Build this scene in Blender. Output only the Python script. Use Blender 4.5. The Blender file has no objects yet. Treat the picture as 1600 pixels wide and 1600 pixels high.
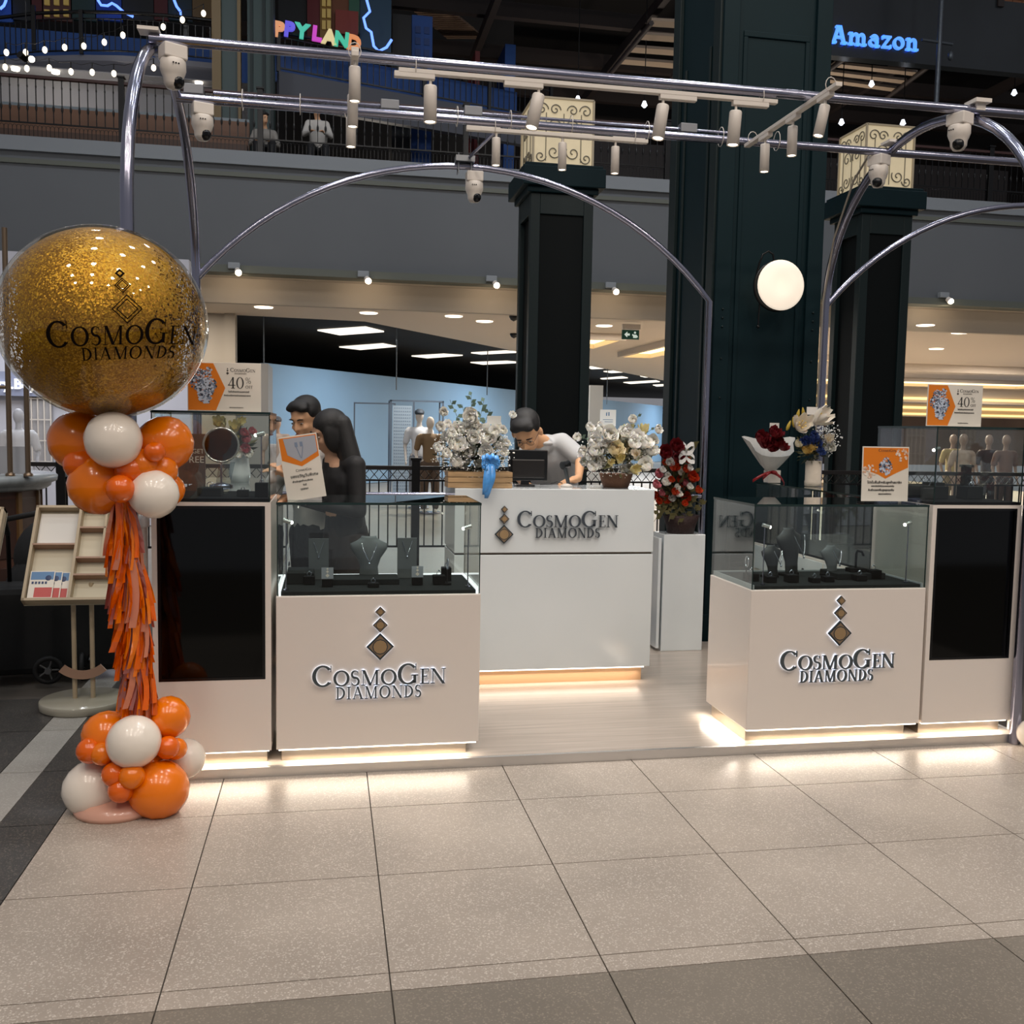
import bpy, bmesh, math, random
from mathutils import Vector, Matrix
PI = math.pi
scene = bpy.context.scene
col = scene.collection

# ------------------------------------------------------------------ camera, world, lights, exposure
F_PX = 1532.184
PITCH, ROLL, YAW, CAM_H = 0.0826, 0.0179, 0.1865, 1.494
_fw = Vector((math.sin(YAW)*math.cos(PITCH), math.cos(YAW)*math.cos(PITCH), -math.sin(PITCH)))
_r0 = Vector((math.cos(YAW), -math.sin(YAW), 0)); _u0 = _r0.cross(_fw)
CR = _r0*math.cos(ROLL) + _u0*math.sin(ROLL)
CU = -_r0*math.sin(ROLL) + _u0*math.cos(ROLL)
cam_d = bpy.data.cameras.new('camera'); cam = bpy.data.objects.new('camera', cam_d); col.objects.link(cam)
cam_d.sensor_fit = 'HORIZONTAL'; cam_d.sensor_width = 36.0; cam_d.lens = F_PX*36/1600
cam_d.clip_start = 0.05; cam_d.clip_end = 300
cam.matrix_world = Matrix(((CR.x, CU.x, -_fw.x, 0), (CR.y, CU.y, -_fw.y, 0), (CR.z, CU.z, -_fw.z, CAM_H), (0, 0, 0, 1)))
scene.camera = cam

world = bpy.data.worlds.new('world'); scene.world = world; world.use_nodes = True
world.node_tree.nodes['Background'].inputs[0].default_value = (0.86, 0.86, 0.92, 1)
world.node_tree.nodes['Background'].inputs[1].default_value = 0.24

def area(name, loc, size, power, color, rot=(0, 0, 0), sy=None):
    d = bpy.data.lights.new(name, 'AREA'); d.energy = power; d.color = color
    d.shape = 'RECTANGLE'; d.size = size; d.size_y = sy or size
    o = bpy.data.objects.new(name, d); col.objects.link(o); o.location = loc; o.rotation_euler = rot
    return o
# added fill discs for unseen mall luminaires over walkway and kiosk, positions invented
def disc(name, loc, r, power, color, rot=(0, 0, 0)):
    o = area(name, loc, 2*r, power, color, rot); o.data.shape = 'DISK'; return o
for x in (-4.2, -1.2, 1.8, 4.8, 7.8):
    for y in (-4.5, -2.0, .5): disc('atrium_fill', (x, y, 9.0), .30, 56, (1.0, .875, .76), (math.radians(25), 0, 0))
for x in (-1.6, 1.2, 4.0):
    for y in (3.6, 6.4): disc('atrium_fill', (x, y, 9.6), .30, 46, (.92, .96, 1.0))
for x in (-3.0, 2.0, 7.0, 12.0): disc('atrium_fill', (x, 11.5, 11.5), .35, 110, (.93, .95, 1.0), (math.radians(25), 0, 0))  # added discs that brighten the far fascia and upstairs
for x, pw_ in ((-5, 40), (1, 60), (7, 90), (12, 160)): disc('upstairs_fill', (x, 24.0 if x > 0 else 19.6, 6.15), .3, pw_, (1.0, .88, .75), (math.radians(180), 0, 0))  # added upward discs that brighten the slatted rafts and upper floor
# added downward discs that brighten the gallery ceiling by bounce off the floor
for x, y in ((-2.5, 18.4), (2.5, 18.2), (6.0, 19.5), (8.6, 22.0), (11.0, 19.5), (14.0, 24.0), (14.5, 30.0), (19.0, 24.0), (22.0, 30.0), (27.0, 35.0)):
    disc('gallery_fill', (x, y, 3.62), .16, 400 if x > 7 else (60 if x < 0 else 130), (1.0, .90, .79))
scene.view_settings.view_transform = 'Standard'; scene.view_settings.look = 'None'
scene.view_settings.gamma = 1.0; scene.view_settings.exposure = 0.0
scene.view_settings.use_curve_mapping = False

# ------------------------------------------------------------------ helpers
def ony(px, py, Y):
    """world point at depth Y seen at a photograph pixel (used to lay out the far background)"""
    d = _fw*F_PX + CR*(px-800) - CU*(py-800)
    return Vector((0, 0, CAM_H)) + d*(Y/d.y)
def lin(h):
    c = [int(h[i:i+2], 16)/255 for i in (1, 3, 5)]
    return tuple(x/12.92 if x <= .04045 else ((x+.055)/1.055)**2.4 for x in c) + (1,)
_mats = {}
def M(name, color='#808080', rough=.5, metal=0, emit=0, ecol=None, var=0, scale=20, bump=0, spec=.5, stretch=None, sheen=0, coat=0):
    if name in _mats: return _mats[name]
    m = bpy.data.materials.new(name); m.use_nodes = True; nt = m.node_tree; b = nt.nodes['Principled BSDF']
    c = lin(color); b.inputs['Base Color'].default_value = c
    b.inputs['Roughness'].default_value = rough; b.inputs['Metallic'].default_value = metal
    b.inputs['Specular IOR Level'].default_value = spec
    if coat: b.inputs['Coat Weight'].default_value = coat; b.inputs['Coat Roughness'].default_value = .08
    if emit:
        b.inputs['Emission Color'].default_value = lin(ecol or color); b.inputs['Emission Strength'].default_value = emit
    if var or bump:
        tc = nt.nodes.new('ShaderNodeTexCoord'); n = nt.nodes.new('ShaderNodeTexNoise')
        n.inputs['Scale'].default_value = scale; n.inputs['Detail'].default_value = 4
        if stretch:
            mp = nt.nodes.new('ShaderNodeMapping'); mp.inputs['Scale'].default_value = stretch
            nt.links.new(tc.outputs['Object'], mp.inputs['Vector']); nt.links.new(mp.outputs[0], n.inputs['Vector'])
        else: nt.links.new(tc.outputs['Object'], n.inputs['Vector'])
        if var:
            r = nt.nodes.new('ShaderNodeValToRGB')
            r.color_ramp.elements[0].position = .3; r.color_ramp.elements[1].position = .7
            r.color_ramp.elements[0].color = tuple(max(0, x*(1-var)) for x in c[:3])+(1,)
            r.color_ramp.elements[1].color = tuple(min(1, x*(1+var)) for x in c[:3])+(1,)
            nt.links.new(n.outputs['Fac'], r.inputs[0]); nt.links.new(r.outputs[0], b.inputs['Base Color'])
        if bump:
            bp = nt.nodes.new('ShaderNodeBump'); bp.inputs['Strength'].default_value = bump; bp.inputs['Distance'].default_value = .01
            nt.links.new(n.outputs['Fac'], bp.inputs['Height']); nt.links.new(bp.outputs[0], b.inputs['Normal'])
    _mats[name] = m; return m
def glass_mat(name, tint, rough=.0, boost=1.0):
    m = bpy.data.materials.new(name); m.use_nodes = True; nt = m.node_tree
    for n in list(nt.nodes): nt.nodes.remove(n)
    out = nt.nodes.new('ShaderNodeOutputMaterial'); mix = nt.nodes.new('ShaderNodeMixShader')
    tr = nt.nodes.new('ShaderNodeBsdfTransparent'); gl = nt.nodes.new('ShaderNodeBsdfGlossy')
    lw = nt.nodes.new('ShaderNodeLayerWeight'); lw.inputs['Blend'].default_value = .5
    pw = nt.nodes.new('ShaderNodeMath'); pw.operation = 'POWER'; pw.inputs[1].default_value = 4.5
    mu = nt.nodes.new('ShaderNodeMath'); mu.operation = 'MULTIPLY_ADD'; mu.use_clamp = True   # Schlick reflectance of a thin pane
    mu.inputs[1].default_value = .9*boost; mu.inputs[2].default_value = .035*boost
    tr.inputs[0].default_value = lin(tint); gl.inputs['Roughness'].default_value = rough
    gl.inputs[0].default_value = (1, 1, 1, 1)
    nt.links.new(lw.outputs['Facing'], pw.inputs[0]); nt.links.new(pw.outputs[0], mu.inputs[0]); nt.links.new(mu.outputs[0], mix.inputs[0])
    nt.links.new(tr.outputs[0], mix.inputs[1]); nt.links.new(gl.outputs[0], mix.inputs[2]); nt.links.new(mix.outputs[0], out.inputs[0])
    _mats[name] = m; return m

class MB:
    def __init__(s): s.v = []; s.f = []; s.mi = []; s.sm = []; s.X = Matrix.Identity(4)
    def at(s, X): s.X = X; return s
    def add(s, vs, fs, mi=0, smooth=False):
        o = len(s.v); s.v += [tuple(s.X @ Vector(p)) for p in vs]
        for f in fs: s.f.append([i+o for i in f]); s.mi.append(mi); s.sm.append(smooth)
        return s
    def box(s, x0, x1, y0, y1, z0, z1, mi=0):
        v = [(x, y, z) for x in (x0, x1) for y in (y0, y1) for z in (z0, z1)]
        return s.add(v, [(0, 1, 3, 2), (4, 6, 7, 5), (0, 4, 5, 1), (2, 3, 7, 6), (0, 2, 6, 4), (1, 5, 7, 3)], mi)
    def quad(s, a, b, c, d, mi=0): return s.add([a, b, c, d], [(0, 1, 2, 3)], mi)
    def tube(s, pts, r, n=10, mi=0, cap=True, closed=False):
        pts = [Vector(p) for p in pts]; k = len(pts); rs = r if isinstance(r, (list, tuple)) else [r]*k
        vs = []; fs = []; nx = None
        for i, p in enumerate(pts):
            a = pts[(i-1) % k] if (i > 0 or closed) else p; b = pts[(i+1) % k] if (i < k-1 or closed) else p
            t = (b-a); t = t.normalized() if t.length > 1e-9 else Vector((0, 0, 1))
            if nx is None:
                nx = t.cross(Vector((0, 0, 1)));
                if nx.length < .05: nx = t.cross(Vector((1, 0, 0)))
            nx = (nx - t*nx.dot(t)).normalized(); ny = t.cross(nx)
            for j in range(n):
                q = 2*PI*j/n; vs.append(p + (nx*math.cos(q)+ny*math.sin(q))*rs[i])
        m = k if closed else k-1
        for i in range(m):
            for j in range(n):
                i2 = (i+1) % k
                fs.append((i*n+j, i*n+(j+1) % n, i2*n+(j+1) % n, i2*n+j))
        s.add(vs, fs, mi, True)
        if cap and not closed:
            s.add(vs[:n], [tuple(reversed(range(n)))], mi); s.add(vs[-n:], [tuple(range(n))], mi)
        return s
    def cyl(s, p0, p1, r0, r1=None, n=14, mi=0): return s.tube([p0, p1], [r0, r0 if r1 is None else r1], n, mi)
    def lathe(s, prof, n=20, c=(0, 0, 0), mi=0, smooth=True):
        vs = []; fs = []
        for (r, z) in prof:
            for j in range(n):
                q = 2*PI*j/n; vs.append((c[0]+r*math.cos(q), c[1]+r*math.sin(q), c[2]+z))
        for i in range(len(prof)-1):
            for j in range(n): fs.append((i*n+j, i*n+(j+1) % n, (i+1)*n+(j+1) % n, (i+1)*n+j))
        return s.add(vs, fs, mi, smooth)
    def ball(s, c, r, nu=16, nv=10, mi=0):
        r = r if isinstance(r, (tuple, list)) else (r, r, r)
        vs = [(c[0], c[1], c[2]-r[2])]; fs = []
        for i in range(1, nv):
            a = -PI/2+PI*i/nv
            for j in range(nu):
                q = 2*PI*j/nu; vs.append((c[0]+r[0]*math.cos(a)*math.cos(q), c[1]+r[1]*math.cos(a)*math.sin(q), c[2]+r[2]*math.sin(a)))
        vs.append((c[0], c[1], c[2]+r[2])); T = len(vs)-1
        for j in range(nu):
            fs.append((0, 1+(j+1) % nu, 1+j)); fs.append((T, T-nu+j, T-nu+(j+1) % nu))
            for i in range(nv-2): a = 1+i*nu; fs.append((a+j, a+(j+1) % nu, a+nu+(j+1) % nu, a+nu+j))
        return s.add(vs, fs, mi, True)
    def prism(s, poly, y0, y1, mi=0):
        """polygon in XZ extruded along Y from y0 (front) to y1"""
        k = len(poly); vs = [(x, y0, z) for x, z in poly]+[(x, y1, z) for x, z in poly]
        fs = [tuple(range(k)), tuple(reversed(range(k, 2*k)))]+[(i, i+k, (i+1) % k+k, (i+1) % k) for i in range(k)]
        return s.add(vs, fs, mi)
    def hprism(s, poly, z0, z1, mi=0):
        k = len(poly); vs = [(x, y, z0) for x, y in poly]+[(x, y, z1) for x, y in poly]
        fs = [tuple(reversed(range(k))), tuple(range(k, 2*k))]+[(i, (i+1) % k, (i+1) % k+k, i+k) for i in range(k)]
        return s.add(vs, fs, mi)
    def mesh(s, name, mats):
        me = bpy.data.meshes.new(name); me.from_pydata(s.v, [], s.f)
        for m in (mats if isinstance(mats, (list, tuple)) else [mats]): me.materials.append(m)
        me.polygons.foreach_set('material_index', s.mi); me.polygons.foreach_set('use_smooth', s.sm); me.update()
        return me
    def build(s, name, mats, parent=None, bevel=0, kind=None, label=None, loc=None, rot=None):
        return link(name, s.mesh(name, mats), parent, bevel, kind, label, loc, rot)
def link(name, me, parent=None, bevel=0, kind=None, label=None, loc=None, rot=None):
    o = bpy.data.objects.new(name, me); col.objects.link(o); o.parent = parent
    if bevel:
        b = o.modifiers.new('bevel', 'BEVEL'); b.width = bevel; b.segments = 2; b.limit_method = 'ANGLE'
    if kind: o['kind'] = kind
    if label: o['label'] = label
    if loc is not None: o.location = loc
    if rot is not None: o.rotation_euler = rot
    return o
def tag(o, label, cat, group=None):
    o['label'] = label; o['category'] = cat
    if group: o['group'] = group
    return o
def thing(name, label, cat, loc=(0, 0, 0), rz=0, group=None):
    o = bpy.data.objects.new(name, None); o.empty_display_size = .1; col.objects.link(o)
    o.location = loc; o.rotation_euler = (0, 0, rz); return tag(o, label, cat, group)
def copy_tree(o, parent=None):
    c = o.copy(); col.objects.link(c); c.parent = parent
    for ch in list(o.children): copy_tree(ch, c)
    return c
def T(x, y, z, rz=0, rx=0, ry=0, s=1):
    return Matrix.Translation((x, y, z)) @ Matrix.Rotation(rz, 4, 'Z') @ Matrix.Rotation(ry, 4, 'Y') @ Matrix.Rotation(rx, 4, 'X') @ Matrix.Scale(s, 4)
def struct(mb, name, mat, bevel=0, parent=None):
    o = mb.build(name, mat, parent, bevel); o['kind'] = 'structure'; return o
def text_polys(txt, size=1, depth=.002, align='LEFT', bold=0):
    cu = bpy.data.curves.new('t', 'FONT'); cu.body = txt; cu.size = size; cu.extrude = depth/2; cu.align_x = align
    cu.resolution_u = 3; cu.offset = bold
    o = bpy.data.objects.new('t', cu); col.objects.link(o)
    me = bpy.data.meshes.new_from_object(o.evaluated_get(bpy.context.evaluated_depsgraph_get()))
    bpy.data.objects.remove(o); bpy.data.curves.remove(cu)
    vs = [(v.co.x, -v.co.z, v.co.y) for v in me.vertices]; fs = [tuple(p.vertices) for p in me.polygons]
    bpy.data.meshes.remove(me); return vs, fs

# ------------------------------------------------------------------ lettering with serifs, drawn as strokes
def _arc(cx, cy, rx, ry, a0, a1, tx, ty, n=22):
    q = []
    for i in range(n):
        a, b = math.radians(a0+(a1-a0)*i/n), math.radians(a0+(a1-a0)*(i+1)/n)
        P = lambda t, dx, dy: (cx+(rx-dx)*math.cos(t), cy+(ry-dy)*math.sin(t))
        q.append([P(a, 0, 0), P(b, 0, 0), P(b, tx, ty), P(a, tx, ty)])
    return q
def _r(x0, y0, x1, y1): return [[(x0, y0), (x1, y0), (x1, y1), (x0, y1)]]
def _d(x0, y0, x1, y1, w): return [[(x0-w/2, y0), (x0+w/2, y0), (x1+w/2, y1), (x1-w/2, y1)]]
def _path(pts):
    q = []; L = []
    for i, (x, y, w) in enumerate(pts):
        a = pts[max(0, i-1)]; b = pts[min(len(pts)-1, i+1)]; dx, dy = b[0]-a[0], b[1]-a[1]; l = math.hypot(dx, dy) or 1
        L.append(((x-dy/l*w/2, y+dx/l*w/2), (x+dy/l*w/2, y-dx/l*w/2)))
    for a, b in zip(L, L[1:]): q.append([a[0], a[1], b[1], b[0]])
    return q
def _S():
    p = []
    for i in range(13):
        a = math.radians(35+i*235/12); p.append((.30+.21*math.cos(a), .745+.225*math.sin(a), .05+.08*max(0, math.cos(a-PI))))
    for i in range(1, 14):
        a = math.radians(90-i*240/13); p.append((.30+.23*math.cos(a), .27+.25*math.sin(a), .05+.09*max(0, math.cos(a))))
    p = [(x, y, max(w, .13) if abs(y-.52) < .12 and .1 < x < .5 else w) for x, y, w in p]
    return _path(p)+_r(.46, .78, .49, .97)+_r(.055, .03, .085, .24)
TK, TN = .18, .075
GL = {
 'C': (_arc(.5, .5, .5, .52, 40, 320, TK, TN)+_r(.86, .70, .90, 1.0)+_r(.86, .10, .88, .22), .96),
 'O': (_arc(.52, .5, .52, .52, 0, 360, TK, TN, 30), 1.06),
 'G': (_arc(.5, .5, .5, .52, 40, 318, TK, TN)+_r(.86, .70, .90, 1.0)+_r(.76, .06, .90, .44)+_r(.66, .42, 1.0, .46), 1.04),
 'S': (_S(), .62),
 'M': (_r(.14, 0, .19, 1)+_d(.62, .0, .20, 1, TK)+_d(.62, 0, 1.02, 1, TN)+_r(.97, 0, 1.11, 1)+_r(.03, 0, .30, .04)+_r(.84, 0, 1.22, .04)+_r(.03, .96, .2, 1)+_r(1.0, .96, 1.22, 1), 1.26),
 'E': (_r(.12, 0, .26, 1)+_r(.02, 0, .62, .045)+_r(.02, .955, .58, 1)+_r(.12, .48, .48, .525)+_r(.58, 0, .62, .2)+_r(.54, .82, .58, 1)+_r(.45, .4, .48, .6), .68),
 'N': (_r(.12, 0, .17, 1)+_d(.86, -.02, .16, 1, TK+.02)+_r(.84, 0, .89, 1)+_r(0, 0, .28, .04)+_r(.72, .96, 1.0, 1)+_r(0, .96, .2, 1), 1.02),
 'D': (_r(.12, 0, .26, 1)+_arc(.28, .5, .58, .5, -90, 90, TK, TN)+_r(.0, 0, .3, .045)+_r(0, .955, .3, 1), .9),
 'I': (_r(.12, 0, .26, 1)+_r(0, 0, .38, .04)+_r(0, .96, .38, 1), .42),
 'A': (_d(.10, 0, .46, 1, TN)+_d(.84, 0, .46, 1, TK)+_r(.22, .3, .74, .345)+_r(0, 0, .24, .04)+_r(.68, 0, 1.0, .04), .98),
 'F': (_r(.12, 0, .26, 1)+_r(0, 0, .4, .045)+_r(0, .955, .58, 1)+_r(.12, .48, .46, .525)+_r(.54, .80, .58, 1), .6),
 '4': (_d(.06, .27, .44, .98, .06)+_r(.0, .25, .66, .31)+_r(.38, 0, .52, 1)+_r(.28, 0, .62, .04), .7),
 '0': (_arc(.34, .5, .33, .52, 0, 360, .13, .05, 26), .72),
 '%': (_arc(.2, .76, .19, .24, 0, 360, .07, .04, 16)+_arc(.68, .24, .19, .24, 0, 360, .07, .04, 16)+_d(.18, 0, .7, 1, .05), .92),
 ' ': ([], .4),
}
W_ = .145
GL.update({
 'sA': (_d(.17, 0, .47, 1, .17)+_d(.85, 0, .55, 1, .17)+_r(.28, .3, .74, .42)+_r(0, 0, .36, .12)+_r(.66, 0, 1.02, .12)+_r(.28, .89, .62, 1), 1.06),
 'sm': (_r(.1, 0, .24, .7)+_arc(.42, .45, .24, .25, 0, 180, W_, .13, 10)+_arc(.80, .45, .24, .25, 0, 180, W_, .13, 10)+_r(.52, 0, .66, .46)+_r(.90, 0, 1.04, .46)+_r(0, 0, .34, .12)+_r(.42, 0, .74, .12)+_r(.82, 0, 1.14, .12)+_r(0, .58, .2, .7), 1.2),
 'sa': (_arc(.34, .25, .3, .25, 0, 360, W_, .12, 16)+_arc(.36, .45, .27, .26, 0, 150, W_, .13, 10)+_r(.49, 0, .63, .46)+_r(.49, 0, .74, .12), .8),
 'sz': (_r(.04, .58, .6, .7)+_r(.04, 0, .62, .12)+_d(.13, .1, .5, .6, .18)+_r(.04, .5, .14, .7)+_r(.52, 0, .62, .2), .7),
 'so': (_arc(.35, .35, .35, .36, 0, 360, W_, .13, 20), .78),
 'sn': (_r(.1, 0, .24, .7)+_arc(.42, .45, .24, .25, 0, 180, W_, .13, 10)+_r(.52, 0, .66, .46)+_r(0, 0, .34, .12)+_r(.42, 0, .78, .12)+_r(0, .58, .2, .7), .82),
})
def lay(seq, gap=.07):
    """seq of (glyph, scale) -> [(polys, x, scale)], total width"""
    x = 0; out = []
    for g, s in seq: out.append((GL[g][0], x, s)); x += (GL[g][1]+gap)*s
    return out, x-gap*seq[-1][1]
LINE1 = [(c, 1.0 if i in (0, 5) else .74) for i, c in enumerate('COSMOGEN')]
LINE2 = [(c, 1.0) for c in 'DIAMONDS']
def glyph_mb(polys, x, s, k, ox, oz, y0, y1, mb=None, warp=None, vy=1.0):
    mb = mb or MB()
    for q in polys:
        pq = [(ox+(x+a*s)*k, oz+b*s*k*vy) for a, b in q]
        if warp:
            vs = [warp(a, b, 0) for a, b in pq]; mb.add(vs, [tuple(range(len(vs)))])
        else:
            ar = sum(pq[i][0]*pq[(i+1) % 4][1]-pq[(i+1) % 4][0]*pq[i][1] for i in range(4))
            mb.prism(pq if ar > 0 else pq[::-1], y0, y1)
    return mb

# ------------------------------------------------------------------ materials
def terrazzo(name, base, fleck, rough, var=.12):
    m = bpy.data.materials.new(name); m.use_nodes = True; nt = m.node_tree; b = nt.nodes['Principled BSDF']
    tc = nt.nodes.new('ShaderNodeNewGeometry'); n = nt.nodes.new('ShaderNodeTexNoise'); v = nt.nodes.new('ShaderNodeTexVoronoi'); v2 = nt.nodes.new('ShaderNodeTexNoise')
    n.inputs['Scale'].default_value = 1.6; n.inputs['Detail'].default_value = 5; v.inputs['Scale'].default_value = 230; v2.inputs['Scale'].default_value = 120
    for q in (n, v, v2): nt.links.new(tc.outputs['Position'], q.inputs['Vector'])
    c = lin(base); f = lin(fleck)
    r = nt.nodes.new('ShaderNodeValToRGB'); r.color_ramp.elements[0].position = .35; r.color_ramp.elements[1].position = .65
    r.color_ramp.elements[0].color = tuple(x*(1-var) for x in c[:3])+(1,); r.color_ramp.elements[1].color = tuple(min(1, x*(1+var)) for x in c[:3])+(1,)
    nt.links.new(n.outputs['Fac'], r.inputs[0])
    r2 = nt.nodes.new('ShaderNodeValToRGB'); r2.color_ramp.elements[0].position = .0; r2.color_ramp.elements[1].position = .25
    r2.color_ramp.elements[0].color = (1, 1, 1, 1); r2.color_ramp.elements[1].color = (0, 0, 0, 1)
    sep = nt.nodes.new('ShaderNodeSeparateColor'); nt.links.new(v.outputs['Color'], sep.inputs[0]); nt.links.new(sep.outputs[0], r2.inputs[0])
    mx = nt.nodes.new('ShaderNodeMix'); mx.data_type = 'RGBA'
    ml = nt.nodes.new('ShaderNodeMath'); ml.operation = 'MULTIPLY'; ml.inputs[1].default_value = .55
    nt.links.new(r2.outputs[0], ml.inputs[0]); nt.links.new(ml.outputs[0], mx.inputs[0])
    nt.links.new(r.outputs[0], mx.inputs[6]); mx.inputs[7].default_value = f
    nt.links.new(mx.outputs[2], b.inputs['Base Color']); b.inputs['Roughness'].default_value = rough
    b.inputs['Specular IOR Level'].default_value = .45
    _mats[name] = m; return m
tile_pale = terrazzo('tile_pale', '#a79c90', '#e8e0d4', .33)
tile_dark = terrazzo('tile_dark', '#7c7469', '#a89c8c', .38)
tile_black = terrazzo('tile_black', '#444342', '#8d857a', .30)
tile_blue = terrazzo('tile_bluegrey', '#a5a29c', '#c6c4be', .22)
grout = M('grout', '#4a443d', .9)
white = M('white_laminate', '#e3dad1', .30, coat=.25)
white2 = M('white_gloss', '#d4dadc', .12, coat=.5)
whitep = M('white_plastic', '#d8d0c6', .35)
steel = M('steel_pipe', '#9c9dae', .20, 1)
brushed = M('brushed_plinth', '#c4b8a8', .28, 1, var=.08, scale=6)
black = M('black_glass_screen', '#020303', .06, spec=.35)
blackf = M('black_frame', '#08090b', .25)
velvet = M('dark_velvet', '#212425', .9, spec=.1)
velvet2 = M('black_velvet', '#0d0e10', .8, spec=.1)
grey_bust = M('grey_suede', '#5d6264', .6)
gold = M('bronze_face', '#84705a', .35, .15)
letter = M('letter_face', '#454d51', .35, .1)
letter_edge = M('letter_chrome', '#83888b', .15, 1)
led = M('led_strip', '#fff3e2', .5, emit=4)
halo = M('letter_backlight', '#e6eefc', .5, emit=1.5)
glow = M('lamp_glow', '#fff0d8', .5, emit=8)
glass = glass_mat('clear_glass', '#f8fbfa')
glass_top = glass_mat('glass_top', '#f1f7f5', boost=1.3)
gedge = M('glass_edge', '#1c2f2d', .15)
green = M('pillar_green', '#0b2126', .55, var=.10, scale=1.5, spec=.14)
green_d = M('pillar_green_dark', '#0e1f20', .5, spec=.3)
green_dk = M('pillar_deep_green', '#050b0c', .6, spec=.15)  # near-black green of the small pillar shafts
deckm = M('deck_laminate', '#a0958a', .22, var=.12, scale=3.0, stretch=(.6, 14, 1))
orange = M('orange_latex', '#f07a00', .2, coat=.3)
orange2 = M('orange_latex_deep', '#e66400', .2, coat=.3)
cream = M('cream_latex', '#f2e8da', .22, coat=.3)
blackm = M('black_metal', '#0a0a0b', .35, .3)
red = M('red_print', '#8b1a1c', .5)
paper = M('sign_paper', '#e6dfd2', .45)
inkk = M('print_ink', '#3a3836', .6)
orangep = M('orange_print', '#e07c14', .5)
jewel = M('jewel_silver', '#c9d2de', .12, 1)
jewel2 = M('jewel_dark', '#4a5560', .2, .6)

# ------------------------------------------------------------------ setting: floor
floor = struct(MB().box(-9, 20, -2, 60, -.30, -.012), 'floor', M('floor_far', '#8d8478', .35, var=.1, scale=2))
def tile(x0, x1, y0, y1, m):
    g = .0022
    MB().box(x0+g, x1-g, y0+g, y1-g, -.03, 0).build('tile', m, floor)
X0 = -1.03
MB().box(-9, 20, -2, 8, -.02, -.006).build('grout_bed', grout, floor)
cols = [X0+.6*i for i in range(0, 10)]
rows = [(3.80, 4.40), (3.20, 3.80), (2.60, 3.20), (2.512, 2.60)]
for i in range(len(cols)-1):
    xa = -.995 if i == 0 else cols[i]
    for (a, b) in rows: tile(xa, cols[i+1], a, b, tile_pale)
    for (a, b) in [(1.912, 2.512), (1.312, 1.912)]: tile(cols[i], cols[i+1], a, b, tile_dark)
for j in range(7):
    a = 2.6+.6*j; b = a+.6
    tile(-1.20, -.995, a, b, tile_black); tile(-1.37, -1.20, a, b, tile_blue)
for j in range(4):
    for i in range(4): tile(-1.37-.6*(i+1), -1.37-.6*i, 3.2+.6*j, 3.8+.6*j, tile_black if i % 2 == 0 else tile_dark)

# ------------------------------------------------------------------ kiosk platform
t = thing('kiosk_platform', 'low platform with pale wood-grain deck and a polished metal edge under the kiosk', 'platform', (1.3, 5.3, 0))
MB().at(T(-1.3, -5.3, 0)).box(-.80, 3.36, 4.225, 6.42, .001, .043).build('deck', deckm, t)
m = MB().at(T(-1.3, -5.3, 0)); m.box(-.81, 3.38, 4.205, 4.225, .001, .043).box(3.36, 3.38, 4.225, 6.42, .001, .043).box(-.81, -.80, 4.225, 6.42, .001, .043)
m.build('metal_edge', M('polished_edge', '#d4d2d0', .34, 1), t)

# ------------------------------------------------------------------ kiosk furniture
def logo(parent, cx, ztext, k, y, vertical=True, glowing=True, faces=None):
    """diamond emblem and the shop name; local coordinates on a face at depth y (front toward -y)"""
    L1, w1 = lay(LINE1, .035); L2, w2 = lay(LINE2, .12)
    k2 = k*.62*.96 if vertical else k*.58
    k2 = (w1*k*.64)/w2
    f0, f1 = y-.016, y-.006
    if vertical: ox = cx-w1*k/2; ox2 = cx-w2*k2/2-.004; dx = cx
    else: ox = cx; ox2 = cx+w1*k*.5-w2*k2/2; dx = cx-.80*k
    def letters(L, ox, oz, k, vy=1.0):
        for polys, x, s in L:
            glyph_mb(polys, x, s, k, ox, oz, f0, f1, vy=vy).build('letter', letter if glowing else letter_edge, parent)
            if glowing: glyph_mb(polys, x, s, k, ox, oz, f1+.0002, f1+.0022, vy=vy).build('backlight', halo, parent)
    letters(L1, ox, ztext, k); letters(L2, ox2, ztext-.655*k, k2, 1.18)
    # three stacked diamonds with inner facets
    b = .655*k if vertical else .585*k
    z = ztext+k*1.22+b if vertical else ztext-.43*k
    for i, h in enumerate((b, b*.54, b*.38)):
        if i: z += hprev+h+.004
        hprev = h
        dm = [(dx, z-h), (dx+h, z), (dx, z+h), (dx-h, z)]; hh = h*.84; r = h*.50
        root = MB().prism(dm, f0, f1).build('diamond', M('diamond_frame', '#2c3840', .35, .2), parent)
        MB().prism([(dx, z-hh), (dx+hh, z), (dx, z+hh), (dx-hh, z)], f0-.0015, f0).build('diamond_face', gold, root)
        MB().prism([(dx+r*math.cos(q*PI/6), z+r*math.sin(q*PI/6)) for q in range(12)], f0-.003, f0-.0015).build('table_facet', M('gold_facet', '#a08663', .3, .2), root)
        q_ = r*1.14; MB().prism([(dx+q_*math.cos(q*PI/6), z+q_*math.sin(q*PI/6)) for q in range(12)], f0-.0022, f0-.0014).build('facet_line', _mats['diamond_frame'], root)
        if glowing: 
            g = h*1.02; MB().prism([(dx, z-g), (dx+g, z), (dx, z+g), (dx-g, z)], f1+.0002, f1+.0022).build('diamond_backlight', halo, root)

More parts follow.
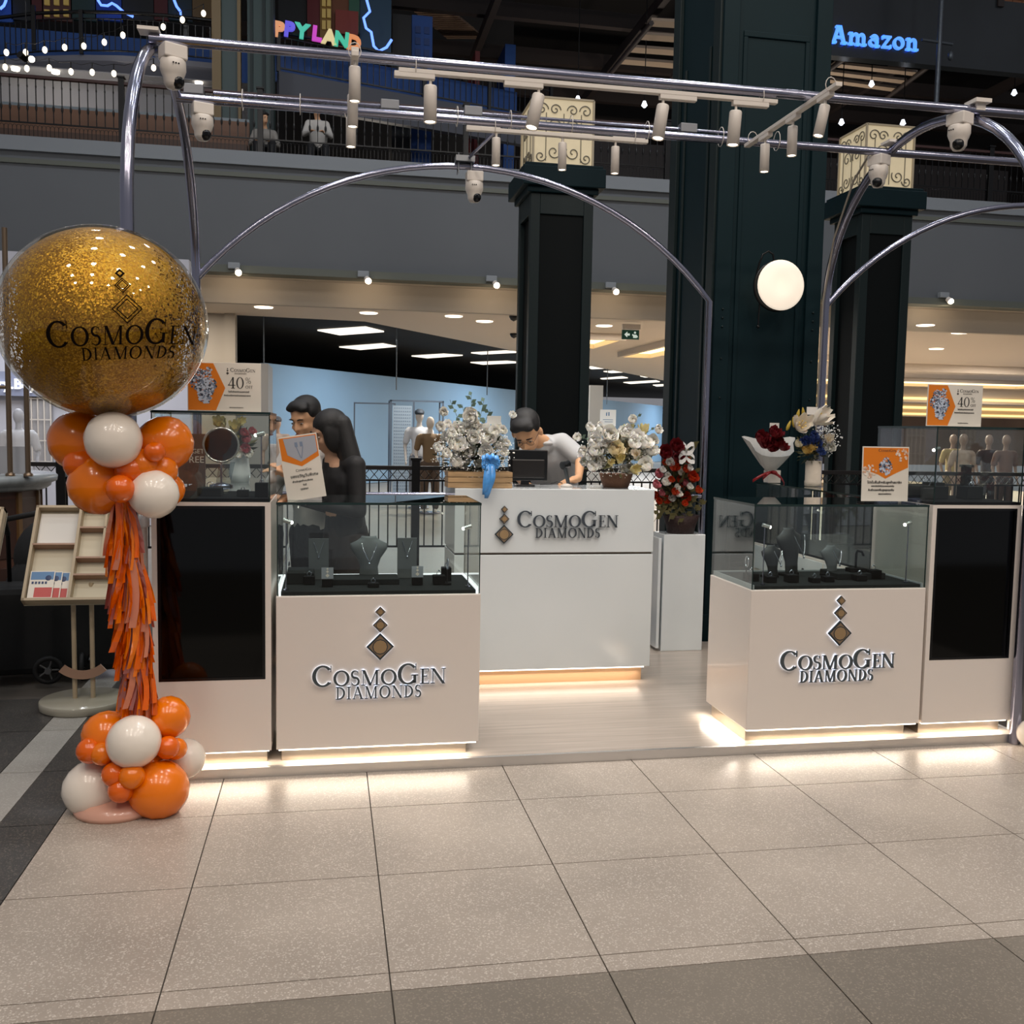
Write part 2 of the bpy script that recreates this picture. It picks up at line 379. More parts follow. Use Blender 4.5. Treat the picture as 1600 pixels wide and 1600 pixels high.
def case_glass(p, x0, x1, y0, y1, z0, z1, name='glass_panel', back=True):
    w = .006
    MB().box(x0, x1, y0, y0+w, z0, z1).build(name, glass, p)
    if back: MB().box(x0, x1, y1-w, y1, z0, z1).build(name, glass, p)
    MB().box(x0, x0+w, y0+w, y1-w, z0, z1).build(name, glass, p); MB().box(x1-w, x1, y0+w, y1-w, z0, z1).build(name, glass, p)
    MB().box(x0, x1, y0, y1, z1, z1+.008).build('glass_lid', glass_top, p)
    e = MB(); r = .0022
    for x in (x0+r, x1-r):
        for y in (y0+r, y1-r): e.box(x-r, x+r, y-r, y+r, z0, z1)
    for y in (y0, y1): e.box(x0, x1, y-r, y+r, z1-r, z1+.008)
    for x in (x0, x1): e.box(x-r, x+r, y0, y1, z1-r, z1+.008)
    e.build('glass_edges', gedge, p)

def led_area(name, x0, x1, y, z, power, parent=None):
    d = bpy.data.lights.new(name, 'AREA'); d.energy = power; d.color = (1, .9, .78); d.shape = 'RECTANGLE'; d.size = x1-x0; d.size_y = .03
    o = bpy.data.objects.new(name, d); col.objects.link(o); o.location = ((x0+x1)/2, y, z); return o

def counter(x0, x1, label, logo_x):
    cx = (x0+x1)/2; t = thing('display_counter', label, 'counter', (cx, 4.48, .043), 0, 'glass-topped display counters at the kiosk front')
    w = (x1-x0)/2; yf, yb = -.25, .25; z = -.043
    MB().box(-w, w, yf, yb, .108+z, .775+z).build('cabinet', white, t, .004)
    MB().box(-w+.02, w-.05, yf+.05, yb-.03, 0, .106+z).build('plinth', brushed, t, .002)
    MB().box(-w+.01, w-.01, yf+.012, yf+.03, .100+z, .107+z).build('led_strip', led, t)
    MB().box(-w+.02, w-.02, yf+.02, yb-.02, .776+z, .790+z).build('velvet_bed', velvet, t)
    e = MB(); e.box(-w+.012, -w+.019, yf+.01, yb-.01, .776+z, .797+z).box(w-.019, w-.012, yf+.01, yb-.01, .776+z, .797+z).box(-w+.02, w-.02, yb-.019, yb-.012, .776+z, .797+z)
    e.build('case_light', M('case_led', '#eef2f4', .4, emit=1.0) if x0 < 0 else M('case_led_off', '#8f9697', .4, emit=.12), t)
    case_glass(t, -w+.004, w-.004, yf+.004, yb-.004, .777+z, 1.168+z)
    logo(t, logo_x, .383+z if x0 < 0 else .393+z, .090 if x0 < 0 else .092, yf)
    return t
cL = counter(-.215, .665, 'white display counter with backlit shop name, left of the kiosk entrance', 0)
cR = counter(1.937, 2.836, 'white display counter with backlit shop name, right of the kiosk entrance', 0)
area('plinth_light', (.225, 4.262, .098), .8, 2.0, (1, .92, .80), sy=.02)
area('plinth_light', (2.386, 4.262, .098), .8, 2.0, (1, .92, .80), sy=.02)
area('plinth_light', (-.47, 4.262, .098), .44, 1.4, (1, .88, .74), sy=.02)
area('plinth_light', (3.09, 4.262, .098), .44, 1.4, (1, .88, .74), sy=.02)
area('plinth_light', (1.3, 5.42, .10), 1.0, 1.0, (1, .88, .74), sy=.03)
area('plinth_light', (1.915, 4.5, .10), .02, 1.2, (1, .88, .74), sy=.45)

def tower(x0, x1, label, side):
    cx = (x0+x1)/2; t = thing('screen_cabinet', label, 'cabinet', (cx, 4.49, .043), 0, 'screen cabinets flanking the counters')
    w = (x1-x0)/2; yf, yb, z = -.26, .26, -.043
    m = MB(); s0, s1, t0, t1 = -w+.022, w-.024, .42, 1.160
    m.box(-w, s0, yf, yb, .108+z, 1.176+z).box(s1, w, yf, yb, .108+z, 1.176+z).box(s0, s1, yf, yb, .108+z, t0+z).box(s0, s1, yf, yb, t1+z, 1.176+z).box(s0, s1, yf+.02, yb, t0+z, t1+z)
    m.build('cabinet', white, t)
    MB().box(s0, s1, yf+.004, yf+.02, t0+z, t1+z).build('screen', black, t)
    m = MB(); f = .012; m.box(s0, s1, yf-.001, yf+.004, t0+z, t0+f+z).box(s0, s1, yf-.001, yf+.004, t1-f+z, t1+z).box(s0, s0+f, yf-.001, yf+.004, t0+f+z, t1-f+z).box(s1-f, s1, yf-.001, yf+.004, t0+f+z, t1-f+z)
    m.build('screen_bezel', blackf, t)
    MB().box(-w+.015, w-.02, yf+.05, yb-.02, 0, .106+z).build('plinth', brushed, t, .002)
    MB().box(-w+.01, w-.01, yf+.012, yf+.03, .100+z, .107+z).build('led_strip', led, t)
    MB().box(-w+.006, w-.006, yf+.006, yb-.006, 1.1765+z, 1.190+z).build('velvet_bed', velvet2, t)
    case_glass(t, -w+.003, w-.003, yf+.003, yb-.003, 1.177+z, 1.545+z)
    # side run behind it: low white base with a long glass case and drawers
    sb = MB().box(-w, w, yb+.005, 1.73, .108+z, .770+z).build('side_base', white, t, .003)
    MB().box(-w+.02, w-.02, yb+.03, 1.70, 0, .106+z).build('plinth', brushed, t)
    MB().box(-w+.01, w-.01, yb+.015, 1.72, .771+z, .784+z).build('velvet_bed', velvet, t)
    xs = -w if side > 0 else w; e = -.008 if side > 0 else .008
    for i in range(3):
        a, b = yb+.04+i*.47, yb+.04+i*.47+.45
        d = MB().box(min(xs, xs+e), max(xs, xs+e), a, b, .60+z, .755+z).build('drawer', white2, t, .002)
        MB().lathe([(0, -.012), (.012, -.01), (.014, 0), (0, .002)], 12).build('drawer_knob', blackm, d, loc=(xs+e*1.6, (a+b)/2, .68+z), rot=(0, PI/2*(-1 if side > 0 else 1), 0))
    case_glass(t, -w+.003, w-.003, yb+.008, 1.727, .785+z, 1.170+z)
    return t
tL = tower(-.715, -.235, 'white cabinet with a tall black screen directly behind the balloon column', -1)
tR = tower(2.850, 3.330, 'white cabinet with a tall black screen at the right end of the kiosk', 1)

# white end posts with a rounded cap beside the cabinets
for x, l in ((-.755, 'slim white round-capped post between the balloon column and the left screen cabinet'), (3.375, 'slim white round-capped post beside the right screen cabinet')):
    t = thing('end_post', l, 'post', (x, 4.27, .047 if x < 0 else .047), 0, 'white end posts of the kiosk')
    MB().cyl((0, 0, 0), (0, 0, 1.02), .019, n=18).build('post', whitep, t)
    MB().lathe([(.019, 0), (.027, .004), (.028, .03), (.022, .048), (.0, .056)], 18, (0, 0, 1.02)).build('cap', M('cap_white', '#e3e3e0', .25), t)

# reception desk
t = thing('reception_desk', 'white reception desk with shop name between the two display counters', 'counter', (1.275, 5.62, .043))
z = -.043
MB().box(-.58, .58, -.22, .24, .808+z, 1.17+z).build('upper_panel', white2, t, .003)
MB().box(-.575, .575, -.205, .22, .796+z, .808+z).build('shadow_gap', M('gap_bronze', '#6f6459', .3, .8), t)
MB().box(-.58, .58, -.22, .24, .135+z, .796+z).build('lower_panel', white2, t, .003)
MB().box(-.54, .545, -.17, .2, 0, .133+z).build('plinth', M('plinth_tan', '#c9a27c', .35, .4), t)
MB().box(-.55, .55, -.205, -.19, .126+z, .134+z).build('led_strip', led, t)
logo(t, -.228, .954+z, .092, -.22, vertical=False, glowing=False)

# ------------------------------------------------------------------ things in the glass cases
def bust(x, y, z, h, label, arm=True, rz=0, mt=None):
    t = thing('necklace_bust', label, 'necklace stand', (x, y, z), rz, 'necklace stands in the glass cases')
    n = 14; w = h*.42; vs = []; fs = []
    prof = [(0, .50), (.12, .48), (.30, .44), (.50, .60), (.70, .95), (.82, 1.0), (.88, .62), (.95, .40), (1.0, .36)]
    for (u, ww) in prof:
        for j in range(n+1):
            a = -1+2*j/n; xx = a*w*ww; yy = -.35*h*(.25+.5*math.sin(PI*min(1, u*.85)))*(1-a*a)*.6+ u*h*.15
            vs.append((xx, yy, u*h))
    k = n+1
    for i in range(len(prof)-1):
        for j in range(n): fs.append((i*k+j, i*k+j+1, (i+1)*k+j+1, (i+1)*k+j))
    m = MB(); m.add(vs, fs, 0, True); o = m.build('bust_form', mt or grey_bust, t); s = o.modifiers.new('solid', 'SOLIDIFY'); s.thickness = .006; s.offset = 1
    MB().box(-w*.5, w*.5, -.01, .05, 0, .012).build('foot', velvet2, t)
    pts = []
    for j in range(15):
        a = -1+2*j/14; pts.append((a*w*.42, -.22*h*(1-.5*a*a)-.012, h*(.86-.42*(1-abs(a))**.8)))
    MB().tube(pts, .0021, 5).build('necklace', jewel, t)
    MB().ball((0, -.22*h-.016, h*.44-.006), .005, 8, 6).build('pendant', jewel, t)
    return t
def card(x, y, z, h, label):
    t = thing('necklace_board', label, 'necklace stand', (x, y, z), 0, 'upright necklace boards in the left counter')
    w = h*.24
    o = MB().box(-w, w, -.004, .004, 0, h).build('board', grey_bust, t); 
    MB().tube([(-w*.5, -.007, h*.92), (0, -.007, h*.55), (w*.5, -.007, h*.92)], .0019, 5).build('necklace', jewel, t)
    MB().ball((0, -.009, h*.54), .005, 8, 6).build('pendant', jewel, t)
def ringbox(x, y, z, s, label, rz=0, hh=1.0):
    t = thing('ring_box', label, 'jewellery box', (x, y, z), rz, 'small dark ring boxes in the glass cases')
    MB().box(-s/2, s/2, -s/2, s/2, 0, s*.75*hh).build('box', velvet2, t, .003)
    MB().tube([(s*.18*math.cos(q*PI/6), 0, s*.75*hh+s*.16+s*.18*math.sin(q*PI/6)) for q in range(12)], .0016, 5, closed=True).build('ring', jewel, t)
    MB().ball((0, 0, s*.75*hh+s*.36), .0045, 7, 5).build('stone', jewel, t)
def name_card(x, y, z, label):
    t = thing('brand_card', label, 'card', (x, y, z), 0, 'little emblem cards in the left counter')
    MB().box(-.026, .026, -.0015, .0015, .035, .085).build('card', M('card_grey', '#9da5ad', .5), t)
    m = MB(); zz = .050
    for h in (.009, .0065, .005): m.prism([(0, zz-h), (h, zz), (0, zz+h), (-h, zz)], -.0028, -.0015); zz += h*1.9
    m.build('emblem', paper, t)
    MB().box(-.024, .024, -.012, .028, 0, .034).build('block', velvet2, t, .002)
def case_lamp(x, y, z, h, dirx, label):
    t = thing('case_spotlight', label, 'lamp', (x, y, z), 0, 'slim pole lamps inside the glass cases')
    MB().cyl((0, 0, 0), (0, 0, .006), .011).build('base', steel, t); MB().cyl((0, 0, .006), (0, 0, h), .0028, n=8).build('pole', steel, t)
    MB().cyl((-dirx*.012, 0, h+.004), (dirx*.022, -.006, h-.018+.012), .0095, n=12).build('lamp_head', M('lamp_silver', '#c9ccc9', .25, .8), t)
    MB().ball((dirx*.023, -.006, h-.006), .0075, 8, 6).build('bulb', M('case_bulb', '#fff6e8', .5, emit=12), t)
zc = .791
bust(.19, 4.58, zc, .20, 'grey necklace bust at the centre of the left counter')
card(-.04, 4.60, zc, .19, 'tall grey necklace board left of the bust in the left counter')
card(.37, 4.62, zc, .19, 'tall grey necklace board right of the bust in the left counter')
name_card(.00, 4.38, zc, 'small emblem card in front of the left necklace board'); name_card(.40, 4.40, zc, 'small emblem card in front of the right necklace board')
ringbox(.50, 4.42, zc, .055, 'dark ring box at the right end of the left counter'); ringbox(-.08, 4.46, zc, .05, 'dark ring box at the left end of the left counter')
ringbox(.20, 4.36, zc, .05, 'low dark ring box before the centre bust', hh=.5)
ringbox(.545, 4.52, zc, .045, 'taller dark ring box in the back right corner of the left counter', hh=1.9)
case_lamp(-.175, 4.30, zc, .30, 1, 'slim pole lamp in the left end of the left counter'); case_lamp(.62, 4.33, zc, .27, -1, 'slim pole lamp in the right end of the left counter')
# low trays, right counter
for (x, y, w, d, h, l) in ((.17, 4.50, .30, .16, .025, 'wide low dark tray on the bed of the left counter'), (-.12, 4.56, .12, .2, .05, 'dark tray block at the left end of the left counter'), (2.60, 4.50, .26, .18, .03, 'low dark tray at the right of the right counter')):
    tag(MB().box(x-w/2, x+w/2, y-d/2, y+d/2, zc, zc+h).build('display_tray', velvet, None, .003), l, 'tray', 'dark display trays')
bust(2.30, 4.56, zc, .24, 'largest dark necklace bust in the right counter', rz=.5, mt=M('charcoal_suede', '#26292b', .5))
bust(2.17, 4.50, zc, .16, 'smaller dark necklace bust left of the largest one in the right counter', rz=.4, mt=_mats['charcoal_suede'])
bust(2.50, 4.52, zc, .155, 'silver-grey necklace bust right of the largest one in the right counter', rz=.3)
for i, (x, y, s, h, l) in enumerate([(2.02, 4.42, .06, .8, 'dark ring box at the far left of the right counter'), (2.09, 4.36, .05, .8, 'dark ring box second from the left in the right counter'), (2.20, 4.36, .055, .9, 'dark ring box before the small bust in the right counter'),
      (2.31, 4.34, .045, .7, 'dark ring box before the largest bust'), (2.39, 4.36, .05, .7, 'dark ring box between the two larger busts'), (2.57, 4.38, .055, .7, 'dark ring box on the right of the silver-grey bust'), (2.68, 4.44, .06, 1.0, 'dark ring box near the right lamp of the right counter')]):
    ringbox(x, y, zc, s, l, hh=h)
case_lamp(2.02, 4.29, zc, .28, 1, 'slim pole lamp in the left end of the right counter'); case_lamp(2.77, 4.30, zc, .29, -1, 'slim pole lamp in the right end of the right counter')
# finger stand
t = thing('bracelet_stand', 'black hooked bracelet stand in the right counter', 'jewellery stand', (2.60, 4.47, zc+.03))
MB().box(-.04, .04, -.03, .03, 0, .02).build('base', velvet2, t); MB().tube([(0, 0, .02), (0, 0, .09), (.005, 0, .105), (.03, 0, .10), (.04, 0, .08)], .006, 8).build('hook', velvet2, t)
# hoop stands
for x, l in ((1.985, 'black hoop earring stand at the far left of the right counter'), (.535, 'black hoop earring stand at the right of the left counter')):
    t = thing('hoop_stand', l, 'jewellery stand', (x, 4.40, zc+(.0)), 0, 'hoop earring stands')
    MB().cyl((0, 0, 0), (0, 0, .008), .02).build('base', velvet2, t); MB().cyl((0, 0, .008), (0, 0, .07), .003, n=6).build('stem', blackm, t)
    MB().tube([(.002, .018*math.cos(q*PI/8), .095+.026*math.sin(q*PI/8)) for q in range(16)], .003, 6, closed=True).build('hoop', jewel, t)
# contents of the upper cubes
zt = 1.191
for x, y, s, h, l, mm in ((-.50, 4.42, .10, .35, 'slanted dark ring tray in the upper left glass cube', velvet), (-.36, 4.38, .05, .55, 'small dark block in the upper left glass cube', velvet), (-.28, 4.36, .055, 1.1, 'square dark block near the lamp of the upper left glass cube', velvet2),
        (2.98, 4.50, .16, .4, 'long dark plinth block in the upper right glass cube', velvet), (3.04, 4.52, .08, 1.0, 'dark cube riser on the plinth block in the upper right glass cube', velvet), (3.22, 4.48, .09, .7, 'dark riser at the right of the upper right glass cube', velvet)):
    tt = thing('display_block', l, 'display block', (x, y, zt), 0, 'dark display blocks in the upper glass cubes')
    MB().box(-s/2, s/2, -s/2, s/2, 0, s*h).build('block', mm, tt, .003)
    MB().tube([(s*.14*math.cos(q*PI/6), -.01, s*h+s*.1+s*.14*math.sin(q*PI/6)) for q in range(12)], .002, 5, closed=True).build('ring', jewel, tt)
case_lamp(-.285, 4.42, zt, .27, -1, 'slim pole lamp in the upper left glass cube')
case_lamp(3.01, 4.46, zt, .25, -1, 'slim pole lamp in the upper right glass cube')
t = thing('acrylic_ramp', 'tilted clear acrylic ramp in the upper left glass cube', 'jewellery stand', (-.47, 4.56, zt))
MB().add([(-.03, 0, 0), (.03, 0, 0), (.06, .02, .14), (-.01, .02, .14)], [(0, 1, 2, 3)]).build('ramp', glass_mat('acrylic', '#c9d2d4', .1, 3), t)
MB().box(-.03, .03, -.01, .03, 0, .008).build('foot', glass_mat('acrylic_foot', '#c9d2d4', .1, 3), t)

# ------------------------------------------------------------------ promotional signs
def sparkle(mb, cx, cz, r, n, rng, y):
    for i in range(n):
        a = rng.random()*2*PI; q = r*math.sqrt(rng.random()); x, z = cx+q*math.cos(a), cz+q*math.sin(a); s = r*rng.uniform(.10, .22)
        k = rng.choice((4, 5, 6)); o = rng.random()*3
        mb.prism([(x+s*math.cos(o+2*PI*j/k), z+s*math.sin(o+2*PI*j/k)) for j in range(k)], y-.0006-rng.random()*.0008, y, rng.choice((0, 0, 1, 2)))
jm = [M('print_light', '#c4cede', .4), M('print_mid', '#7c8aa0', .4), M('print_dark', '#3d4452', .4)]
def off_sign(x, y, z, rz, label):
    w, h = .30, .205
    t = thing('discount_sign', label, 'sign', (x, y, z), rz, 'forty percent off signs on the glass cubes')
    MB().box(-w/2, w/2, 0, .006, 0, h).build('board', paper, t, .001)
    MB().box(-w/2+.02, w/2-.02, .006, .05, 0, .004).build('foot', glass_mat('sign_foot'+label[:5], '#dfe4e4'), t)
    MB().prism([(-w/2+.003, .004), (-.035, .004), (.003, h*.48), (-.045, h-.004), (-w/2+.003, h-.004)], -.0008, 0).build('orange_print', orangep, t)
    m = MB(); rng = random.Random(4)
    for (a, b, r, n) in ((-.10, .155, .022, 60), (-.065, .165, .020, 50), (-.105, .115, .030, 110), (-.06, .115, .028, 100), (-.08, .060, .027, 110), (-.08, .09, .04, 60)): sparkle(m, a, b, r, n, rng, -.001)
    m.build('ring_picture', jm, t)
    m = MB(); L, _ = lay([('4', 1), ('0', 1)], .02)
    for q, xx, s in L: glyph_mb(q, xx, s, .047, .014, .098, -.0008, 0, m)
    L, _ = lay([('%', 1)]); 
    for q, xx, s in L: glyph_mb(q, xx, s, .026, .086, .119, -.0008, 0, m)
    L, _ = lay([('O', 1), ('F', 1), ('F', 1)], .1)
    for q, xx, s in L: glyph_mb(q, xx, s, .012, .086, .099, -.0008, 0, m)
    L, _ = lay(LINE1)
    for q, xx, s in L: glyph_mb(q, xx, s, .0155, .024, .168, -.0008, 0, m)
    L, _ = lay(LINE2, .12)
    for q, xx, s in L: glyph_mb(q, xx, s, .006, .042, .158, -.0008, 0, m)
    zz = .161
    for hh in (.006, .0042, .003): m.prism([(.013, zz-hh), (.013+hh, zz), (.013, zz+hh), (.013-hh, zz)], -.0008, 0); zz += hh*1.9
    for txt, sz, tx, tz in (('โปรโมชั่นสุดพิเศษเฉพาะวันนี้', .0078, .016, .082), ('สำหรับเครื่องประดับเพชรทุกรายการ', .0078, -.002, .066), ('เงื่อนไขเป็นไปตามที่บริษัทกำหนด', .0045, .02, .016)):
        vs, fs = text_polys(txt, sz); m.at(T(tx, -.001, tz)).add(vs, fs); m.at(Matrix.Identity(4))
    m.build('sign_lettering', inkk, t)
    return t
off_sign(-.43, 4.33, 1.554, 0, 'forty percent off sign standing on the left glass cube beside the gold balloon')
off_sign(3.04, 4.38, 1.554, 0, 'forty percent off sign standing on the right glass cube')
def card_sign(x, y, z, rz, rx, label, kind):
    w, h = (.165, .285) if kind == 0 else (.245, .272)
    t = thing('counter_sign', label, 'sign', (x, y, z), rz, 'upright acrylic card signs on the display counters')
    hold = bpy.data.objects.new('card', MB().box(-w/2, w/2, 0, .005, .008, h).mesh('card', [paper])); col.objects.link(hold); hold.parent = t; hold.rotation_euler = (rx[0], rx[1], 0)
    MB().box(-w/2-.002, w/2+.002, -.03, .045, 0, .005).build('foot', glass_mat('foot%d' % kind, '#e6eaea'), t)
    def part(mb, n, mt): mb.build(n, mt, hold)
    rng = random.Random(kind)
    if kind == 0:
        part(MB().prism([(-w/2+.004, h-.10), (0, h-.135), (w/2-.004, h-.10), (w/2-.004, h-.006), (-w/2+.004, h-.006)], -.0006, 0), 'orange_print', orangep)
        part(MB().prism([(-w/2+.03, h-.08), (.0, h-.115), (w/2-.008, h-.08), (w/2-.008, h-.010), (-w/2+.022, h-.010)], -.0012, -.0006), 'grey_print', M('grey_print', '#a5a9b2', .5))
        m = MB(); 
        for a in (-.016, .006): m.prism([(a, h-.03), (a+.012, h-.03), (a+.012, h-.05), (a, h-.05)], -.002, -.0012); 
        m.prism([(-.012, h-.05), (-.009, h-.05), (.004, h-.10), (.001, h-.10)], -.002, -.0012); m.prism([(.016, h-.05), (.019, h-.05), (.006, h-.10), (.003, h-.10)], -.002, -.0012)
        part(m, 'ring_picture', jm[1])
        lines = (('ของขวัญวันพิเศษ', .017, -.055, h-.180), ('สำหรับลูกค้าคนพิเศษ', .0105, -.050, h-.200), ('วันนี้', .009, -.008, h-.217), ('ทุกสาขา', .011, -.022, h-.235)); k1 = .010; lx = -.028; lz = h-.155
    else:
        part(MB().prism([(-w/2+.004, h-.11), (-.04, h-.135), (0, h-.155), (.05, h-.130), (w/2-.004, h-.10), (w/2-.004, h-.006), (-w/2+.004, h-.006)], -.0006, 0), 'orange_print', orangep)
        m = MB(); sparkle(m, 0, h-.100, .034, 70, rng, -.001); sparkle(m, 0, h-.068, .018, 24, rng, -.001)
        part(m, 'pear_gem_picture', jm)
        m = MB(); sparkle(m, .085, h-.04, .032, 30, rng, -.001); sparkle(m, -.085, h-.12, .034, 30, rng, -.001)
        part(m, 'petal_picture', [M('print_petal', '#e2cdbb', .5), M('print_petal2', '#d2a98c', .5), M('print_petal3', '#efe4d8', .5)])
        lines = (('โปรโมชั่นสำหรับลูกค้าสมาชิก', .0165, -.095, h-.178), ('เฉพาะสินค้าที่ร่วมรายการเท่านั้น', .010, -.075, h-.194), ('รับส่วนลดเพิ่มสูงสุดทุกชิ้น', .0135, -.09, h-.214), ('สอบถามพนักงาน', .010, -.035, h-.232)); k1 = .014; lx = -.04; lz = h-.025
    m = MB(); L, _ = lay(LINE1)
    for q, xx, s in L: glyph_mb(q, xx, s, k1, lx, lz, -.0012, -.0006, m)
    for txt, sz, tx, tz in lines:
        vs, fs = text_polys(txt, sz); m.at(T(tx, -.0012, tz)).add(vs, fs); m.at(Matrix.Identity(4))
    part(m, 'sign_lettering', inkk)
card_sign(-.085, 4.31, 1.178, 0, (0, -.16), 'narrow white and orange card sign leaning on the left display counter', 0)
card_sign(2.655, 4.33, 1.178, 0, (-.03, 0), 'square white and orange card sign with pear-cut gem on the right display counter', 1)

# ------------------------------------------------------------------ canopy frame of steel pipes
t = thing('canopy_frame', 'arched steel pipe canopy frame standing over the kiosk', 'frame', (0, 0, 0))
def arch_pts(y0, y1, zs, zt, n=28):
    c, r = (y0+y1)/2, (y1-y0)/2
    return [(c-r*math.cos(PI*i/n), zs+(zt-zs)*math.sin(PI*i/n)) for i in range(n+1)]
for X in (-.785, 3.335):
    P = [(X, 4.19, .001)]+[(X, a, b) for a, b in arch_pts(4.19, 6.28, 2.35, 3.26)]+[(X, 6.28, .048)]
    MB().tube(P, .0265, 16).build('side_arch', steel, t)
def seg_arch(xa, xb, y, zs, zt, n=30):
    c, h = (xa+xb)/2, zt-zs; half = (xb-xa)/2; R = (half*half+h*h)/(2*h); a0 = math.asin(half/R)
    return [(c+R*math.sin(-a0+2*a0*i/n), y, zt-R+R*math.cos(-a0+2*a0*i/n)) for i in range(n+1)]
MB().tube(seg_arch(-.785, 2.50, 6.28, 2.375, 3.145)+[(2.50, 6.28, .048)], .021, 14).build('rear_arch', steel, t)
MB().tube(seg_arch(3.335, 6.62, 6.28, 2.375, 3.145), .021, 14).build('rear_arch', steel, t)
MB().tube([(-.785, 4.75, 3.205), (5.5, 4.75, 3.205)], .0235, 14).build('crossbar', steel, t)
MB().tube([(-.785, 5.55, 3.205), (5.5, 5.55, 3.205)], .0235, 14).build('crossbar', steel, t)
MB().tube([(-.60, 5.58, 3.255), (2.35, 5.58, 3.255)], .009, 8).build('conduit', steel, t)
MB().tube([(3.30, 5.60, 3.21), (3.29, 5.72, 3.24), (3.29, 5.9, 3.12), (3.292, 6.12, 2.8), (3.29, 6.23, 2.4), (3.287, 6.25, 1.2)], .007, 8).build('conduit', M('conduit_beige', '#a39a8c', .4, .5), t)
for x in (-.70, .33, .79, 2.05): MB().box(x-.05, x+.05, 5.55, 5.61, 3.235, 3.285).build('junction_box', M('zinc_box', '#84868a', .4, .8), t, .003)
for x in (-.45, -.15, .55, .70, 1.0, 1.35, 1.8, 2.25, 2.6):
    MB().tube([(x, 5.565+.045*math.cos(q*PI/6), 3.225+.055*math.sin(q*PI/6)) for q in range(12)], .0022, 5, closed=True).build('cable_tie', whitep, t)
MB().tube([(.95, 5.56, 3.19), (.86, 6.26, 3.19)], .010, 8).build('brace_rod', steel, t)
m = MB().box(.78, .90, 6.22, 6.30, 3.165, 3.20)
for x in (.80, .88): m.tube([(x, 6.25, 3.10), (x, 6.25, 3.22)], .004, 6).tube([(x, 6.31, 3.10), (x, 6.31, 3.22)], .004, 6)
m.build('clamp', M('zinc_clamp', '#9a9c9e', .35, .9), t)
MB().box(3.29, 3.38, 4.70, 4.80, 3.235, 3.255).box(3.31, 3.36, 4.72, 4.74, 3.20, 3.235).box(3.31, 3.36, 4.77, 4.79, 3.20, 3.235).build('bracket_plate', whitep, t)
MB().box(3.29, 3.38, 5.50, 5.60, 3.255, 3.27).build('bracket_plate', whitep, t); MB().box(-.83, -.74, 4.71, 4.79, 3.23, 3.245).build('bracket_plate', whitep, t)
MB().tube([(-.24, 6.28, 1.075), (2.5, 6.28, 1.075)], .016, 10).build('rear_rail', steel, t)
# white track lights
def track(p0, p1, label):
    v = Vector(p1)-Vector(p0); L = v.length; rz = math.atan2(v.y, v.x)
    t = thing('lighting_track', label, 'lighting track', p0, rz, 'white lighting tracks under the pipes')
    MB().box(0, L, -.017, .017, 0, .020).build('track_rail', whitep, t, .002)
    for x in (.08, L-.08):
        MB().tube([(x, .028*math.cos(q*PI/6), .032+.036*math.sin(q*PI/6)) for q in range(12)], .002, 5, closed=True).build('cable_tie', whitep, t)
track((.32, 4.75, 3.150), (2.21, 4.75, 3.150), 'longest white lighting track under the front crossbar')
track((.83, 5.55, 3.150), (1.80, 5.55, 3.150), 'short white lighting track under the rear crossbar')
track((.115, 4.55, 3.155), (.115, 5.62, 3.155), 'white lighting track running front to back at the left')
track((2.385, 4.45, 3.155), (2.385, 5.50, 3.155), 'white lighting track running front to back at the right')
def spot(x, y, z, tilt, rot, ad, label, power=16, aim=None, L=.165, r=.031):
    """z = top of the head; ad = direction of the adapter box along x (0 = along y)"""
    t = thing('track_spotlight', label, 'spotlight', (x, y, z), 0, 'white cylinder track spotlights')
    m = MB()
    if ad: m.box(min(0, ad*.15)-.02, max(0, ad*.15)+.02, -.016, .016, .028, .062 if False else .055)
    else: m.box(-.016, .016, -.06, .06, .028, .052)
    m.build('adapter', whitep, t, .003); MB().cyl((0, 0, -.004), (0, 0, .03), .007, n=8).build('stem', whitep, t)
    h = MB(); h.lathe([(0, 0), (r*.93, 0), (r, -.006), (r, -L), (r*.86, -L), (r*.8, -L+.012), (0, -L+.014)], 20)
    ho = h.build('lamp_head', whitep, t); ho.rotation_euler = (tilt, rot, 0)
    lens = MB().cyl((0, 0, -L+.010), (0, 0, -L+.004), r*.78, n=18).build('lens', glow, ho)
    d = bpy.data.lights.new('spot_light', 'SPOT'); d.energy = power; d.spot_size = math.radians(70); d.spot_blend = .6; d.color = (1, .92, .85); d.shadow_soft_size = .03
    so = bpy.data.objects.new('spot_light', d); col.objects.link(so)
    R = Matrix.Rotation(rot, 4, 'Y') @ Matrix.Rotation(tilt, 4, 'X'); so.location = Vector((x, y, z)) + (R @ Vector((0, 0, -L-.01))); so.rotation_euler = (tilt, rot, 0)
for a in [(.47, 4.75, 3.10, .0, 0, -1, 'leftmost white spotlight on the long front track'), (.99, 4.75, 3.10, -.1, -.28+.5, -1, 'tilted white spotlight second on the long front track'),
          (1.615, 4.75, 3.10, -.05, .15, 1, 'white spotlight third from left on the long front track'), (1.995, 4.75, 3.10, 0, .06, 1, 'white spotlight at the right end of the long front track')]:
    spot(*a)
for x, l in ((.92, 'leftmost slim spotlight on the short rear track'), (1.30, 'middle slim spotlight on the short rear track'), (1.61, 'right slim spotlight on the short rear track')):
    spot(x, 5.55, 3.12, 0, 0, 1 if x > 1 else -1, l, L=.15, r=.024, power=34)
for y, l in ((4.60, 'front spotlight on the left cross track'), (4.98, 'middle spotlight on the left cross track'), (5.33, 'rear spotlight on the left cross track')):
    spot(.115, y, 3.105, 0, 0, 0, l, L=.15, r=.026)
